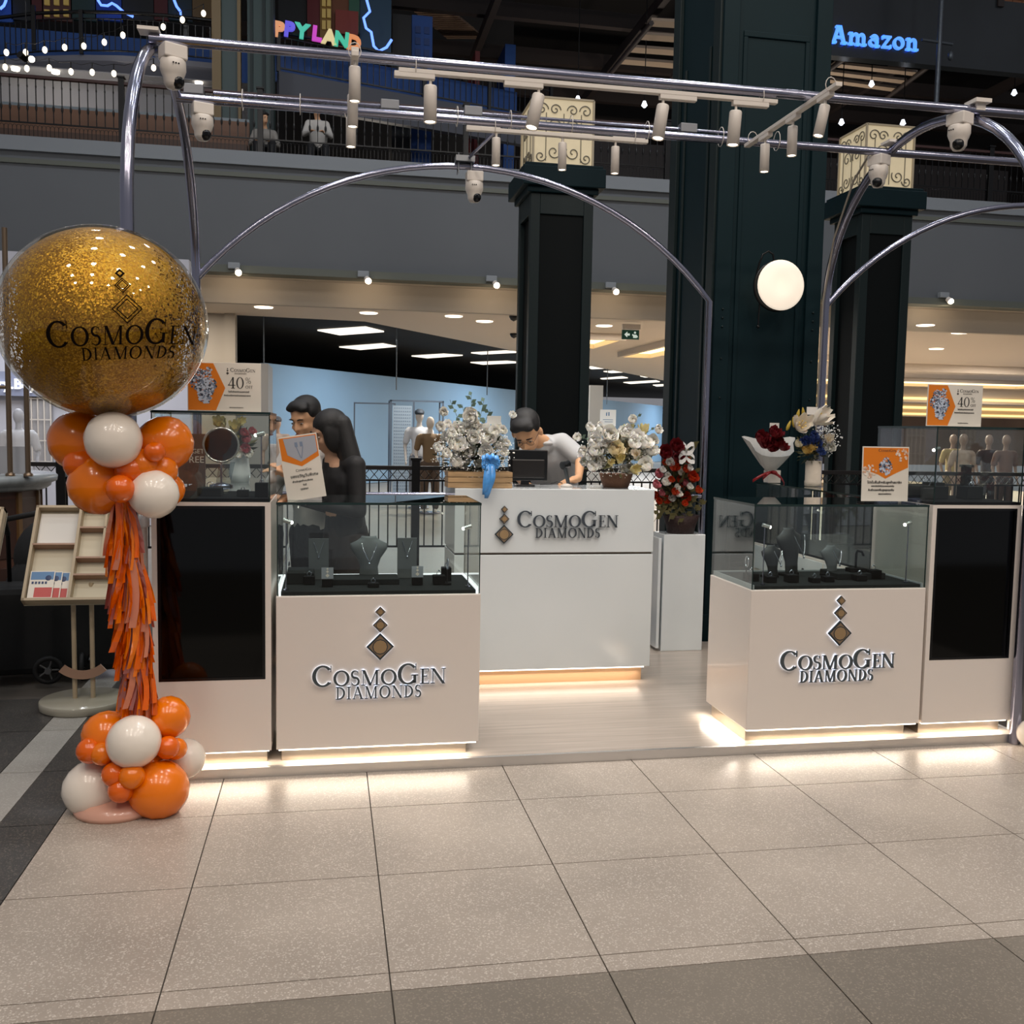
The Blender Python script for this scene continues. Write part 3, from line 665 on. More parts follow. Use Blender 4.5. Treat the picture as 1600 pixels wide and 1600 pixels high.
for y, rt, l in ((4.58, .20, 'tilted front spotlight on the right cross track'), (4.92, 0, 'middle spotlight on the right cross track'), (5.25, 0, 'rear spotlight on the right cross track')):
    spot(2.385, y, 3.105, 0, rt, 0, l, L=.15, r=.026)
# security cameras
def cctv(x, y, z, rz, label):
    t = thing('security_camera', label, 'camera', (x, y, z), rz, 'white dome security cameras on the canopy frame')
    MB().box(-.052, .052, -.045, .045, -.062, 0).build('mount_box', whitep, t, .006)
    MB().lathe([(0, -.062), (.052, -.062), (.056, -.068), (.057, -.105), (.050, -.125), (.043, -.14), (.041, -.165), (.028, -.185), (0, -.192)], 24).build('dome_housing', whitep, t)
    m = MB(); m.ball((.012, -.020, -.160), (.030, .030, .030), 14, 10); m.build('lens_ball', blackf, t)
    MB().cyl((.010, -.047, -.160), (.010, -.053, -.161), .010, n=12).build('lens', black, t)
    m = MB(); 
    for q in (-.02, -.008, .004): m.box(q-.003, q+.003, -.060, -.055, -.092, -.087)
    m.build('sensor_window', blackf, t)
cctv(-.685, 4.75, 3.182, .5, 'white security camera under the front crossbar at the left arch')
cctv(-.655, 5.55, 3.182, .3, 'white security camera under the rear crossbar at the left arch')
cctv(.905, 6.28, 3.115, 0, 'white security camera under the top of the rear arch')
cctv(3.235, 4.75, 3.182, -1.2, 'white security camera under the front crossbar at the right arch')
cctv(3.255, 5.55, 3.182, -1.2, 'white security camera under the rear crossbar at the right arch')

# ------------------------------------------------------------------ balloon column
def balloon_gold():
    m = bpy.data.materials.new('gold_glitter'); m.use_nodes = True; nt = m.node_tree; b = nt.nodes['Principled BSDF']
    tc = nt.nodes.new('ShaderNodeTexCoord'); v = nt.nodes.new('ShaderNodeTexVoronoi'); v.inputs['Scale'].default_value = 210
    n = nt.nodes.new('ShaderNodeTexNoise'); n.inputs['Scale'].default_value = 3.2; n.inputs['Detail'].default_value = 5
    nt.links.new(tc.outputs['Object'], v.inputs['Vector']); nt.links.new(tc.outputs['Object'], n.inputs['Vector'])
    sep = nt.nodes.new('ShaderNodeSeparateColor'); nt.links.new(v.outputs['Color'], sep.inputs[0])
    r = nt.nodes.new('ShaderNodeValToRGB'); e = r.color_ramp.elements
    e[0].position = 0; e[0].color = lin('#805806'); e[1].position = 1; e[1].color = lin('#fff2a0')
    q = e.new(.55); q.color = lin('#b07f0e'); q = e.new(.88); q.color = lin('#d8ab2c')
    ad = nt.nodes.new('ShaderNodeMath'); ad.operation = 'MULTIPLY_ADD'; ad.inputs[1].default_value = .55
    ml = nt.nodes.new('ShaderNodeMath'); ml.operation = 'MULTIPLY'; ml.inputs[1].default_value = .62
    nt.links.new(n.outputs['Fac'], ml.inputs[0]); nt.links.new(sep.outputs[0], ad.inputs[0]); nt.links.new(ml.outputs[0], ad.inputs[2])
    nt.links.new(ad.outputs[0], r.inputs[0]); nt.links.new(r.outputs[0], b.inputs['Base Color'])
    b.inputs['Metallic'].default_value = .55; b.inputs['Roughness'].default_value = .38
    # every flake is tilted its own way
    geo = nt.nodes.new('ShaderNodeNewGeometry'); sub = nt.nodes.new('ShaderNodeVectorMath'); sub.operation = 'SUBTRACT'; sub.inputs[1].default_value = (.5, .5, .5)
    sc = nt.nodes.new('ShaderNodeVectorMath'); sc.operation = 'SCALE'; sc.inputs['Scale'].default_value = .55
    a2 = nt.nodes.new('ShaderNodeVectorMath'); a2.operation = 'ADD'; nm = nt.nodes.new('ShaderNodeVectorMath'); nm.operation = 'NORMALIZE'
    nt.links.new(v.outputs['Color'], sub.inputs[0]); nt.links.new(sub.outputs[0], sc.inputs[0]); nt.links.new(sc.outputs[0], a2.inputs[0])
    nt.links.new(geo.outputs['Normal'], a2.inputs[1]); nt.links.new(a2.outputs[0], nm.inputs[0]); nt.links.new(nm.outputs[0], b.inputs['Normal'])
    # the film coating thins out unevenly near the sides, where the balloon is clear
    n2 = nt.nodes.new('ShaderNodeTexNoise'); n2.inputs['Scale'].default_value = 5.0; n2.inputs['Detail'].default_value = 8; nt.links.new(tc.outputs['Object'], n2.inputs['Vector'])
    sx = nt.nodes.new('ShaderNodeSeparateXYZ'); nt.links.new(tc.outputs['Object'], sx.inputs[0])
    ab = nt.nodes.new('ShaderNodeMath'); ab.operation = 'ABSOLUTE'; nt.links.new(sx.outputs['X'], ab.inputs[0])
    cm = nt.nodes.new('ShaderNodeMath'); cm.operation = 'MULTIPLY_ADD'; cm.inputs[1].default_value = -5.0; cm.inputs[2].default_value = 1.50
    nt.links.new(ab.outputs[0], cm.inputs[0])
    sm = nt.nodes.new('ShaderNodeMath'); sm.operation = 'ADD'; nt.links.new(cm.outputs[0], sm.inputs[0]); nt.links.new(n2.outputs['Fac'], sm.inputs[1])
    rr = nt.nodes.new('ShaderNodeMath'); rr.operation = 'GREATER_THAN'
    w = nt.nodes.new('ShaderNodeTexVoronoi'); w.inputs['Scale'].default_value = 170; nt.links.new(tc.outputs['Object'], w.inputs['Vector'])
    s3 = nt.nodes.new('ShaderNodeSeparateColor'); nt.links.new(w.outputs['Color'], s3.inputs[0])
    ml2 = nt.nodes.new('ShaderNodeMath'); ml2.operation = 'ADD'; ml2.inputs[1].default_value = -.05
    nt.links.new(s3.outputs[1], ml2.inputs[0]); nt.links.new(sm.outputs[0], rr.inputs[0]); nt.links.new(ml2.outputs[0], rr.inputs[1])
    nt.links.new(rr.outputs[0], b.inputs['Alpha']); return m
bc = Vector((-.80, 3.93, 0))
t = thing('balloon_column', 'balloon column of orange and cream balloons with orange tassels and a big gold glitter balloon', 'balloons', bc)
g = ony(163, 505, 3.93)-bc; R = .373
big = MB().ball((0, 0, 0), (R*1.0, R, R*.955), 48, 32).build('clear_balloon', glass_mat('clear_balloon', '#f4f1e8', .02, .9), t, loc=g, label='big clear balloon printed with the shop name')
MB().ball((0, 0, 0), (R*.965, R*.965, R*.925), 48, 32).build('glitter_lining', balloon_gold(), big)
def bw(a, b, _):
    # wrap flat lettering onto the balloon, turned to the walkway
    v = (b+.09*a)/(R*.955); rr = R*1.006; th = .206+math.asin(max(-.98, min(.98, a/R))); ph = v
    return (rr*math.cos(ph)*math.sin(th), -rr*math.cos(ph)*math.cos(th), rr*.955*math.sin(ph))
m = MB(); L, w1 = lay(LINE1, .06); k = .500/w1
for q, x, s in L: glyph_mb(q, x, s, k, -.186, -.108, 0, 0, m, warp=bw, vy=1.15)
L, w2 = lay(LINE2, .10); k2 = .325/w2
for q, x, s in L: glyph_mb(q, x, s, k2, -.080, -.160, 0, 0, m, warp=bw, vy=1.1)
def ring4(cx, cz, h, w):
    out = []
    for (a, b) in (((0, -1), (1, 0)), ((1, 0), (0, 1)), ((0, 1), (-1, 0)), ((-1, 0), (0, -1))):
        for i in range(3):
            f0, f1 = i/3, (i+1)/3; P = lambda f, r: (cx+r*(a[0]*(1-f)+b[0]*f), cz+r*(a[1]*(1-f)+b[1]*f))
            out.append([P(f0, h), P(f1, h), P(f1, h-w), P(f0, h-w)])
    return out
for cz, h in ((.012, .050), (.094, .028), (.138, .018)):
    for rr_ in (h, h*.72):
        for q in ring4(.075-.14*cz, cz, rr_, .005): m.add([bw(a, b, 0) for a, b in q], [(0, 1, 2, 3)])
m.build('printed_logo', M('print_black', '#120b08', .9, spec=.05), big)
rngb = random.Random(2)
balls = [ # px, py, r_px, Y, colour
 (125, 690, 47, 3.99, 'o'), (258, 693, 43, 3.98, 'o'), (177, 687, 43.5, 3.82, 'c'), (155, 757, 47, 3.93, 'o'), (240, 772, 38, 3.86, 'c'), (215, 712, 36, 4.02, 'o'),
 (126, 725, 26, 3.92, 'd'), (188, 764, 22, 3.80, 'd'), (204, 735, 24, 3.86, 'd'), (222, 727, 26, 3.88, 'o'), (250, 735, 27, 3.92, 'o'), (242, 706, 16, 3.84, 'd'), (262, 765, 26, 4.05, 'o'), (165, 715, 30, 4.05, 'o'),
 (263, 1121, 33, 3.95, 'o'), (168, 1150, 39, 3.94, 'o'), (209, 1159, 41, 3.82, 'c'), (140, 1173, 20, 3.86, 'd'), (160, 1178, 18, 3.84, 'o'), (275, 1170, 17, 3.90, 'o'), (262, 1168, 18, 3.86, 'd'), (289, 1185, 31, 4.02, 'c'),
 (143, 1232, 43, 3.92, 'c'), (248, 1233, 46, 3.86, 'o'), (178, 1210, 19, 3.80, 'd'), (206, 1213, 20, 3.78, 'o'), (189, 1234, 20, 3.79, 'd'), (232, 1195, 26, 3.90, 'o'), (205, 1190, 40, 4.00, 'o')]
bmesh_ = {}
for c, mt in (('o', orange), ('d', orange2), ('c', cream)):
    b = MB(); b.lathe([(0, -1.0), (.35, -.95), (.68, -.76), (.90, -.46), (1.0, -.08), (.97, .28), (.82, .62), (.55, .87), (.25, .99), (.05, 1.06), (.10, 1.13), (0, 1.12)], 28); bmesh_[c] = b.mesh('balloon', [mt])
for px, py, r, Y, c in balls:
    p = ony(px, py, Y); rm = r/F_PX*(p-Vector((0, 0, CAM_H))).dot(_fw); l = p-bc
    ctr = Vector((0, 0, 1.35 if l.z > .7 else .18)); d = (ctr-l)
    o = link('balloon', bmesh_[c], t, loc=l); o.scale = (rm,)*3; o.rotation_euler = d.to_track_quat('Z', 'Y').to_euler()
base = MB().lathe([(0, .001), (.16, .001), (.165, .02), (.13, .05), (.03, .06), (.018, .07)], 28).build('base', M('base_peach', '#d9a690', .25, coat=.4), t)
MB().tube([(0, 0, .06), (.03, .02, .6), (.01, .02, 1.0), (0, 0, 1.5)], .010).build('pole', whitep, t)
cols3 = [orange, orange2, M('tassel_peach', '#d9886a', .35, .3), M('tassel_rose', '#c07a72', .3, .4)]
for i, (z0, pxx, rad) in enumerate(((1.22, 191, .060), (1.04, 198, .072), (.84, 205, .068), (.64, 210, .060), (.46, 211, .050))):
    m = MB(); rng = random.Random(20+i); cx = ony(pxx, 900, 3.86).x-bc.x
    for k in range(110):
        a = rng.random()*2*PI; r0 = rng.uniform(.008, .035); r1 = rad*rng.uniform(.45, 1.25); L = rng.uniform(.20, .33); w = rng.uniform(.006, .013)
        tw = rng.uniform(-1, 1); pts = []
        for j in range(6):
            u = j/5; r = r0+(r1-r0)*u**.7; aa = a+.3*math.sin(3*u+tw); b2 = a+PI/2+tw*2*u
            p = Vector((cx+r*math.cos(aa), r*math.sin(aa)-.03, z0-L*u)); e = Vector((math.cos(b2), math.sin(b2), 0))*w
            pts += [p-e, p+e]
        m.add(pts, [(2*j, 2*j+1, 2*j+3, 2*j+2) for j in range(5)], rng.choice((0, 0, 0, 1, 1, 2, 3)))
    o = m.build('tassel', cols3, t); o['kind'] = 'stuff'

p = ony(1614, 1147, 4.12); o = MB().lathe([(0, -1.0), (.35, -.95), (.68, -.76), (.90, -.46), (1.0, -.08), (.97, .28), (.82, .62), (.55, .87), (.25, .99), (.05, 1.06), (.10, 1.13), (0, 1.12)], 28).build('balloon', cream)
o.location = p; o.scale = (.072,)*3; o.rotation_euler = (.4, .3, 0); tag(o, 'cream balloon cut off by the right edge beside the kiosk platform', 'balloon')

# ------------------------------------------------------------------ brochure stands
wood = M('stand_wood', '#b3a287', .5, var=.06, scale=5)
woodp = M('stand_lip', '#a3826d', .5)
def brochure_stand(x, y, label):
    t = thing('brochure_stand', label, 'stand', (x, y, 0), 0, 'brochure stands left of the kiosk')
    MB().lathe([(0, 0.001), (.215, .001), (.22, .006), (.22, .04), (.215, .045), (0, .045)], 36).build('base', M('base_acrylic', '#a5a192', .15), t)
    MB().cyl((-.045, 0, .045), (-.045, 0, .66), .012).build('pole', wood, t); MB().cyl((.045, 0, .045), (.045, 0, .66), .012).build('pole', wood, t)
    m = MB(); n = 10; ang = [-.72+1.44*i/n for i in range(n+1)]
    for i in range(n):
        q = [(R_*math.sin(a_), .33-R_*math.cos(a_)) for R_, a_ in ((.18, ang[i]), (.18, ang[i+1]), (.135, ang[i+1]), (.135, ang[i]))]
        m.prism(q, -.025, -.014)
    m.build('collar', woodp, t)
    W, H, D, e = .27, .56, .06, .007
    tr = MB(); X = T(0, -.06, .555, rx=-.60); tr.at(X); tr.box(-W, W, -e, e, 0, H).build('tray_back', M('tray_back', '#cdc4ac', .5), t)
    tr = MB().at(X); tr.box(-W, -W+e*2, -D, 0, 0, H).box(W-e*2, W, -D, 0, 0, H).box(-W, W, -D, 0, 0, e*2).box(-W, W, -D, 0, H-e*2, H); tr.build('tray_rim', wood, t)
    MB().at(X).box(-.050, -.036, -D, 0, .01, H-.01).build('divider', wood, t); MB().at(X).box(.085, .097, -D, 0, .245, H-.01).build('divider', wood, t)
    for (a, b, z) in ((-W+.01, -.05, .32), (-.036, W-.01, .14), (-.036, W-.01, .24), (-.036, W-.01, .42)):
        MB().at(X).box(a, b, -D, 0, z, z+.010).build('shelf', woodp, t)
    MB().at(X).box(-W+.02, -.055, -.018, -.012, .335, .53).build('clear_pocket', M('pocket', '#d9d6cf', .15, coat=.5), t)
    return t, X
for x, y, l in ((-1.265, 5.42, 'slotted brochure stand with leaflets in its lower left pocket, directly left of the balloon column'), (-1.93, 5.30, 'brochure stand cut off by the left edge of the photo')):
    t, X = brochure_stand(x, y, l)
    for i in range(3):
        b = thing('leaflet', ['front leaflet', 'middle leaflet', 'rear leaflet'][i]+' in the pocket of the '+('stand at the left edge' if x < -1.5 else 'stand beside the balloon column'), 'leaflet', (x, y, 0), 0, 'leaflets in the brochure stands')
        o = (i-1)*.0; XX = X @ Matrix.Translation((-.250+i*.035, -.022-.008*(2-i), .022))
        MB().at(XX).box(0, .12, 0, .003, 0, .155).build('sheet', paper, b)
        MB().at(XX).box(.005, .115, -.0006, 0, .105, .15).build('blue_print', M('blue_print', '#5d86b0', .5), b)
        MB().at(XX).box(.03, .115, -.0006, 0, .005, .06).build('red_print', M('red_flyer', '#c0504c', .5), b)
        m = MB().at(XX)
        for q in range(5): m.box(.012+q*.016, .022+q*.016, -.001, 0, .080, .094)
        m.ball((.09, 0, .115), (.016, .002, .016), 12, 6); m.build('print_marks', M('navy_print', '#2c3f66', .5), b)
# ------------------------------------------------------------------ stroller behind the stands
t = thing('stroller', 'black folded-hood stroller parked behind the brochure stands', 'stroller', (-1.62, 6.35, 0), .15)
fab = M('stroller_fabric', '#0c0e10', .8, bump=.3, scale=14)
for x, y in ((-.32, .3), (.34, .3), (-.30, -.28), (.16, -.40)):
    w = MB().tube([(x, y+.085*math.cos(q*PI/12), .087+.072*math.sin(q*PI/12)) for q in range(24)], .014, 8, closed=True).build('wheel', M('tyre', '#101113', .7), t)
    w.rotation_euler = (0, 0, 0)
    m = MB(); 
    for q in range(5): m.cyl((x, y, .087), (x, y+.07*math.cos(q*2*PI/5), .087+.07*math.sin(q*2*PI/5)), .005, n=6)
    m.cyl((x-.015, y, .087), (x+.015, y, .087), .018, n=12).build('hub', M('hub_grey', '#6b6d6e', .4, .5), w)
# the wheel seen face-on beside the stand base
w_ = Matrix.Rotation(-.15, 3, 'Z') @ (ony(76, 1069, 5.85)-Vector((-1.62, 6.35, 0))); wx, wy = w_.x, w_.y
w = MB().tube([(wx+.068*math.cos(q*PI/12), wy, .095+.068*math.sin(q*PI/12)) for q in range(24)], .014, 8, closed=True).build('wheel', _mats['tyre'], t)
m = MB()
for q in range(5): m.cyl((wx, wy, .095), (wx+.06*math.cos(q*2*PI/5), wy, .095+.06*math.sin(q*2*PI/5)), .006, n=6)
m.cyl((wx, wy-.03, .095), (wx, wy+.01, .095), .018, n=12).build('hub', M('hub_grey', '#6b6d6e', .4, .5), w)
MB().tube([(-.3, .3, .12), (-.25, -.1, .45), (-.22, -.35, .86)], .012, 8).tube([(.32, .3, .12), (.3, -.1, .45), (.26, -.35, .86)], .012, 8).tube([(-.3, -.28, .12), (-.25, .1, .55)], .012, 8).tube([(.2, -.45, .12), (.3, .1, .55)], .012, 8).build('frame', blackm, t)
MB().tube([(-.22, -.35, .86), (-.22, -.45, .95), (-.05, -.52, .99), (.1, -.52, .99), (.26, -.45, .95), (.26, -.35, .86)], .016, 8).build('handle', M('handle_foam', '#131415', .7), t)
MB().ball((0, .05, .48), (.30, .30, .26), 20, 14).box(-.27, .27, -.30, .25, .12, .34).build('seat_shell', fab, t, .03)
MB().ball((.02, .12, .66), (.28, .30, .27), 20, 14).build('hood', fab, t)
MB().box(-.40, .44, -.42, -.12, .05, .56).build('basket', fab, t, .04)

# ------------------------------------------------------------------ wall lamp on the pillar
t = thing('wall_lamp', 'round glowing wall lamp with black curled bracket on the big green pillar', 'lamp', (3.03, 6.36, 2.515))
MB().tube([(.162*math.cos(q*PI/20), .035, .162*math.sin(q*PI/20)) for q in range(40)], .012, 8, closed=True).build('rim', blackm, t)
m = MB(); n = 40; m.add([(0, 0, 0)]+[(.158*math.cos(2*PI*q/n)*f, -.035*(1-f*f)+.0, .158*math.sin(2*PI*q/n)*f) for f in (.4, .7, .9, 1) for q in range(n)],
   [(0, 1+(q+1) % n, 1+q) for q in range(n)]+[(1+r*n+q, 1+r*n+(q+1) % n, 1+(r+1)*n+(q+1) % n, 1+(r+1)*n+q) for r in range(3) for q in range(n)], 0, True)
o = m.build('diffuser', M('opal_glow', '#dccfbe', .5, emit=.78, ecol='#f4e4cf'), t); s_ = o.modifiers.new('s', 'SOLIDIFY'); s_.thickness = .03
MB().tube([(-.12, .12, .06), (-.12, .07, .15), (-.10, .06, .215), (-.06, .06, .24), (-.025, .06, .22), (-.012, .06, .16)], .007, 8).build('bracket', blackm, t)
MB().tube([(-.11, .06, -.12), (-.115, .06, -.27)], .006, 8).ball((-.115, .06, -.275), .012, 8, 6).build('bracket_tail', blackm, t)

# ------------------------------------------------------------------ desk equipment
t = thing('desk_monitor', 'black point-of-sale monitor seen from behind on the reception desk', 'monitor', (1.160, 5.62, 1.170))
MB().box(-.128, .105, -.015, .012, .035, .215).build('panel', M('pos_black', '#0b0c0d', .3), t, .004); MB().box(-.11, .085, -.03, -.015, .05, .16).build('rear_cover', M('pos_brown', '#171311', .4), t, .006)
MB().box(-.08, .03, -.02, .09, 0, .012).box(-.05, .0, 0, .015, .01, .05).build('stand', blackf, t, .003)
t = thing('barcode_scanner', 'black and silver handheld scanner on its stand on the reception desk', 'scanner', (1.385, 5.62, 1.170))
MB().lathe([(0, .001), (.035, .001), (.035, .01), (.012, .02), (0, .02)], 18).build('foot', whitep, t)
MB().cyl((.012, 0, .015), (-.012, 0, .12), .011, .013).build('handle', M('scanner_grey', '#4a4e50', .3, .4), t)
MB().cyl((-.03, -.01, .125), (.012, .015, .135), .024, .022).build('scan_head', M('scanner_head', '#1a1c1e', .25), t)
MB().tube([(-.02, .02, .02), (-.05, .03, .03), (-.09, .04, .015), (-.15, .05, .01)], .003, 6).build('cable', blackm, t)

# ------------------------------------------------------------------ flowers
def petal(L, W, cup, curl, n=3):
    vs = []; fs = []
    for i in range(n+1):
        v = i/n
        for j in range(n+1):
            u = -1+2*j/n; w = W*math.sin(PI*min(1, .18+v*.72))**.8
            vs.append((u*w, cup*W*u*u-curl*L*v*v*.5, L*v))
    for i in range(n):
        for j in range(n): a = i*(n+1)+j; fs.append((a, a+1, a+n+2, a+n+1))
    return vs, fs
def rose_mesh(name, mats, full=True):
    m = MB(); g = PI*(3-math.sqrt(5)); N = 22
    for k in range(N):
        f = k/(N-1); tilt = .10+1.12*f; L = .80+.36*f; vs, fs = petal(L, .40+.36*f, -.55, .55+.45*f)
        m.at(Matrix.Rotation(k*g, 4, 'Z') @ Matrix.Translation((0, .12*f, -.1*f)) @ Matrix.Rotation(-tilt, 4, 'X')).add(vs, fs, 1 if (k < 5 and len(mats) > 1) else 0, True)
    return m.mesh(name, mats)
def lily_mesh(name, mats):
    m = MB()
    for k in range(6):
        vs, fs = petal(1.25, .30, -.5, .7, 4); m.at(Matrix.Rotation(k*PI/3, 4, 'Z') @ Matrix.Rotation(-(.75+.12*(k % 2)), 4, 'X')).add(vs, fs, 0, True)
    m.at(Matrix.Identity(4))
    for k in range(6): a = k*PI/3+.5; m.tube([(0, 0, 0), (.2*math.cos(a), .2*math.sin(a), .75)], .018, 5, 1).ball((.2*math.cos(a), .2*math.sin(a), .77), .05, 6, 4, 1)
    return m.mesh(name, mats)
def bud_mesh(name, mats):
    return MB().lathe([(0, 0), (.14, .08), (.22, .4), (.2, .8), (.08, 1.25), (0, 1.35)], 10).mesh(name, mats)
pw = M('petal_white', '#fffdf6', .6, spec=.2); pc = M('petal_cream', '#f2e6c6', .6); pgn = M('petal_green', '#c9c893', .6); pr = M('petal_deep_red', '#75101a', .6); por = M('petal_orange_red', '#c33a16', .6)
pp = M('petal_pink', '#c9707c', .6); py = M('petal_yellow', '#d9b665', .6); pb = M('petal_blue', '#4a66a8', .6); lf = M('leaf_dark', '#26301f', .6, var=.3, scale=30); lf2 = M('leaf_grey_green', '#5d7263', .7, var=.2, scale=30); lf3 = M('leaf_olive', '#5f5a35', .7, var=.2, scale=30)
RM = {'w': rose_mesh('rose', [pw, pc]), 'c': rose_mesh('rose', [pc, py]), 'g': rose_mesh('rose', [pgn, pw]), 'r': rose_mesh('rose', [pr]), 'o': rose_mesh('rose', [por]), 'p': rose_mesh('rose', [pp, pw]), 'y': rose_mesh('rose', [py]), 'b': rose_mesh('rose', [pb])}
LM = lily_mesh('lily', [M('lily_white', '#eee6d8', .5), py]); LG = lily_mesh('lily', [M('lily_yellow_green', '#cfc28a', .5), py]); BM = bud_mesh('bud', [M('bud_gold', '#a98f2e', .5)])
def bloom(t, kind, px, py_, r, Y, rng, up=.35, name='rose'):
    p = ony(px, py_, Y); L = (p-Vector((0, 0, CAM_H))).dot(_fw); s = r/F_PX*L
    me = {'L': LM, 'G': LG, 'B': BM}.get(kind) or RM[kind]
    nm = {'L': 'lily', 'G': 'lily', 'B': 'bud'}.get(kind, 'rose')
    o = link(nm, me, t, loc=p-t.location); s *= 1.06; o.scale = (s, s, s)
    d = Vector((rng.uniform(-.5, .5), -1+rng.uniform(-.1, .3), up+rng.uniform(-.2, .5)))
    if kind == 'B': d = Vector((rng.uniform(-.4, .4), -.1, 1))
    o.rotation_euler = d.to_track_quat('Z', 'Y').to_euler(); return o
def scatter(t, name, c, rad, n, size, mats, rng, kind='leaf', hollow=.3):
    m = MB()
    for i in range(n):
        v = Vector((rng.gauss(0, 1), rng.gauss(0, 1), rng.gauss(0, 1))).normalized()*rng.uniform(hollow, 1)
        p = Vector(c)+Vector((v.x*rad[0], v.y*rad[1], v.z*rad[2])); s = size*rng.uniform(.6, 1.4)
        if kind == 'dot':
            m.at(Matrix.Translation(p)).add([(0, 0, s), (s, 0, 0), (0, s, 0), (-s, 0, 0), (0, -s, 0), (0, 0, -s)], [(0, 1, 2), (0, 2, 3), (0, 3, 4), (0, 4, 1), (5, 2, 1), (5, 3, 2), (5, 4, 3), (5, 1, 4)], rng.randrange(len(mats)))
        else:
            q = (v+Vector((0, 0, .4))).to_track_quat('Z', 'Y').to_matrix().to_4x4() @ Matrix.Rotation(rng.random()*6, 4, 'Z')
            m.at(Matrix.Translation(p) @ q).add([(0, 0, -s), (s*.35, .1*s, 0), (0, 0, s*1.3), (-s*.35, .1*s, 0)], [(0, 1, 2, 3)], rng.randrange(len(mats)))
    o = m.build(name, mats, t); o['kind'] = 'stuff'; return o
def sprig(m, p0, p1, n, s, mi=0):
    p0, p1 = Vector(p0), Vector(p1); m.tube([p0, p1], .0015, 5, mi)
    for i in range(n):
        u = .25+.75*i/n; p = p0.lerp(p1, u); sd = 1 if i % 2 else -1; a = i*1.3
        e = Vector((math.cos(a)*sd, math.sin(a)*.6, .5)).normalized()
        f = e.cross(Vector((.2, 1, .1))).normalized()*s*.45; m.add([p, p+e*s*.6+f, p+e*s*1.4, p+e*s*.6-f], [(0, 1, 2, 3)], mi)
for nm_ in [k for k in _mats if k.startswith('petal_') or k.startswith('lily_')]:
    b_ = _mats[nm_].node_tree.nodes['Principled BSDF']; b_.inputs['Subsurface Weight'].default_value = .35; b_.inputs['Subsurface Scale'].default_value = .03; b_.inputs['Subsurface Radius'].default_value = (1, .8, .6)
# -- boxed arrangement at the left of the desk
rng = random.Random(7)
t = thing('flower_arrangement', 'white rose arrangement in a wooden crate with blue ribbon on the desk', 'flowers', (.86, 5.52, 1.1715))
m = MB(); Wd = M('crate_wood', '#a98a63', .6, var=.2, scale=9, stretch=(1, 1, 8))
for z in (0, .031, .062): m.box(-.20, .165, -.085, -.073, z, z+.027).box(-.20, .165, .073, .085, z, z+.027).box(-.20, -.188, -.073, .073, z, z+.027).box(.153, .165, -.073, .073, z, z+.027)
for x in (-.188, .141): m.box(x, x+.012, -.073, -.061, 0, .088)
m.build('crate', Wd, t)
for a in [(738, 653, 14), (742, 666, 10), (693, 645, 8), (685, 669, 9), (698, 686, 10), (720, 677, 15), (712, 701, 18), (738, 686, 12), (755, 688, 19), (779, 697, 12), (762, 710, 14), (785, 675, 8), (735, 706, 15), (709, 727, 12), (800, 652, 7), (788, 711, 8), (775, 678, 11), (696, 712, 9), (728, 723, 9), (727, 663, 9)]:
    bloom(t, rng.choice('wwwc') if a[2] > 16 else 'w', *a, 5.50+rng.uniform(-.06, .05), rng)
C0 = ony(738, 705, 5.54)-t.location
for i in range(22):
    a_ = rng.random()*2*PI; q_ = math.sqrt(rng.random()); bloom(t, 'w', 738+58*q_*math.cos(a_), 698+42*q_*math.sin(a_), rng.uniform(6, 10), 5.52+rng.uniform(-.04, .05), rng)
scatter(t, 'filler_leaves', C0, (.22, .12, .15), 420, .022, [lf, lf, lf3], rng, hollow=.2); scatter(t, 'baby_breath', C0+Vector((0, -.02, 0)), (.25, .15, .16), 800, .0042, [pw], rng, 'dot', .6)
m = MB(); b0 = C0
for (px, py_), n in zip(((736, 612), (722, 632), (757, 622), (766, 640), (703, 625), (775, 655)), (12, 11, 12, 11, 9, 7)): sprig(m, b0, ony(px, py_, 5.56)-t.location, n, .028)
m.build('eucalyptus', lf2, t)
cp = ony(772, 657, 5.5)-t.location; MB().box(cp.x-.04, cp.x+.04, cp.y, cp.y+.002, cp.z-.022, cp.z+.026).build('gift_card', M('card_white', '#c9c9c4', .5), t)
rb = M('ribbon_blue', '#4f97dd', .3, coat=.3, var=.2, scale=25); m = MB(); bp = ony(765, 722, 5.38)-t.location
for a in (-2.6, -2.0, -.5, -.0, .5, 2.6, 1.2, 2.0):
    e = Vector((math.cos(a), -.3, math.sin(a)*.7)); s = .055; pts = []
    for j in range(9):
        u = j/8*2*PI; c = bp+e*s*(1-math.cos(u))*.5+Vector((-e.z, 0, e.x))*s*.28*math.sin(u); pts += [c+Vector((0, -.006, -.013)), c+Vector((0, .004, .013))]
    m.add(pts, [(2*j, 2*j+1, 2*j+3, 2*j+2) for j in range(8)], 0, True)
for dx, L in ((.0, .20), (-.012, .18), (.012, .16)):
    pts = []
    for j in range(8):
        u = j/7; c = bp+Vector((dx-.02*u*u, -.03*math.sin(u*2.2)-.0, -L*u)); w = .010+.012*math.sin(u*PI); pts += [c+Vector((-w, 0, 0)), c+Vector((w, -.004, 0))]
    m.add(pts, [(2*j, 2*j+1, 2*j+3, 2*j+2) for j in range(7)], 0, True)
o = m.build('ribbon', rb, t); o.modifiers.new('s', 'SOLIDIFY').thickness = .001
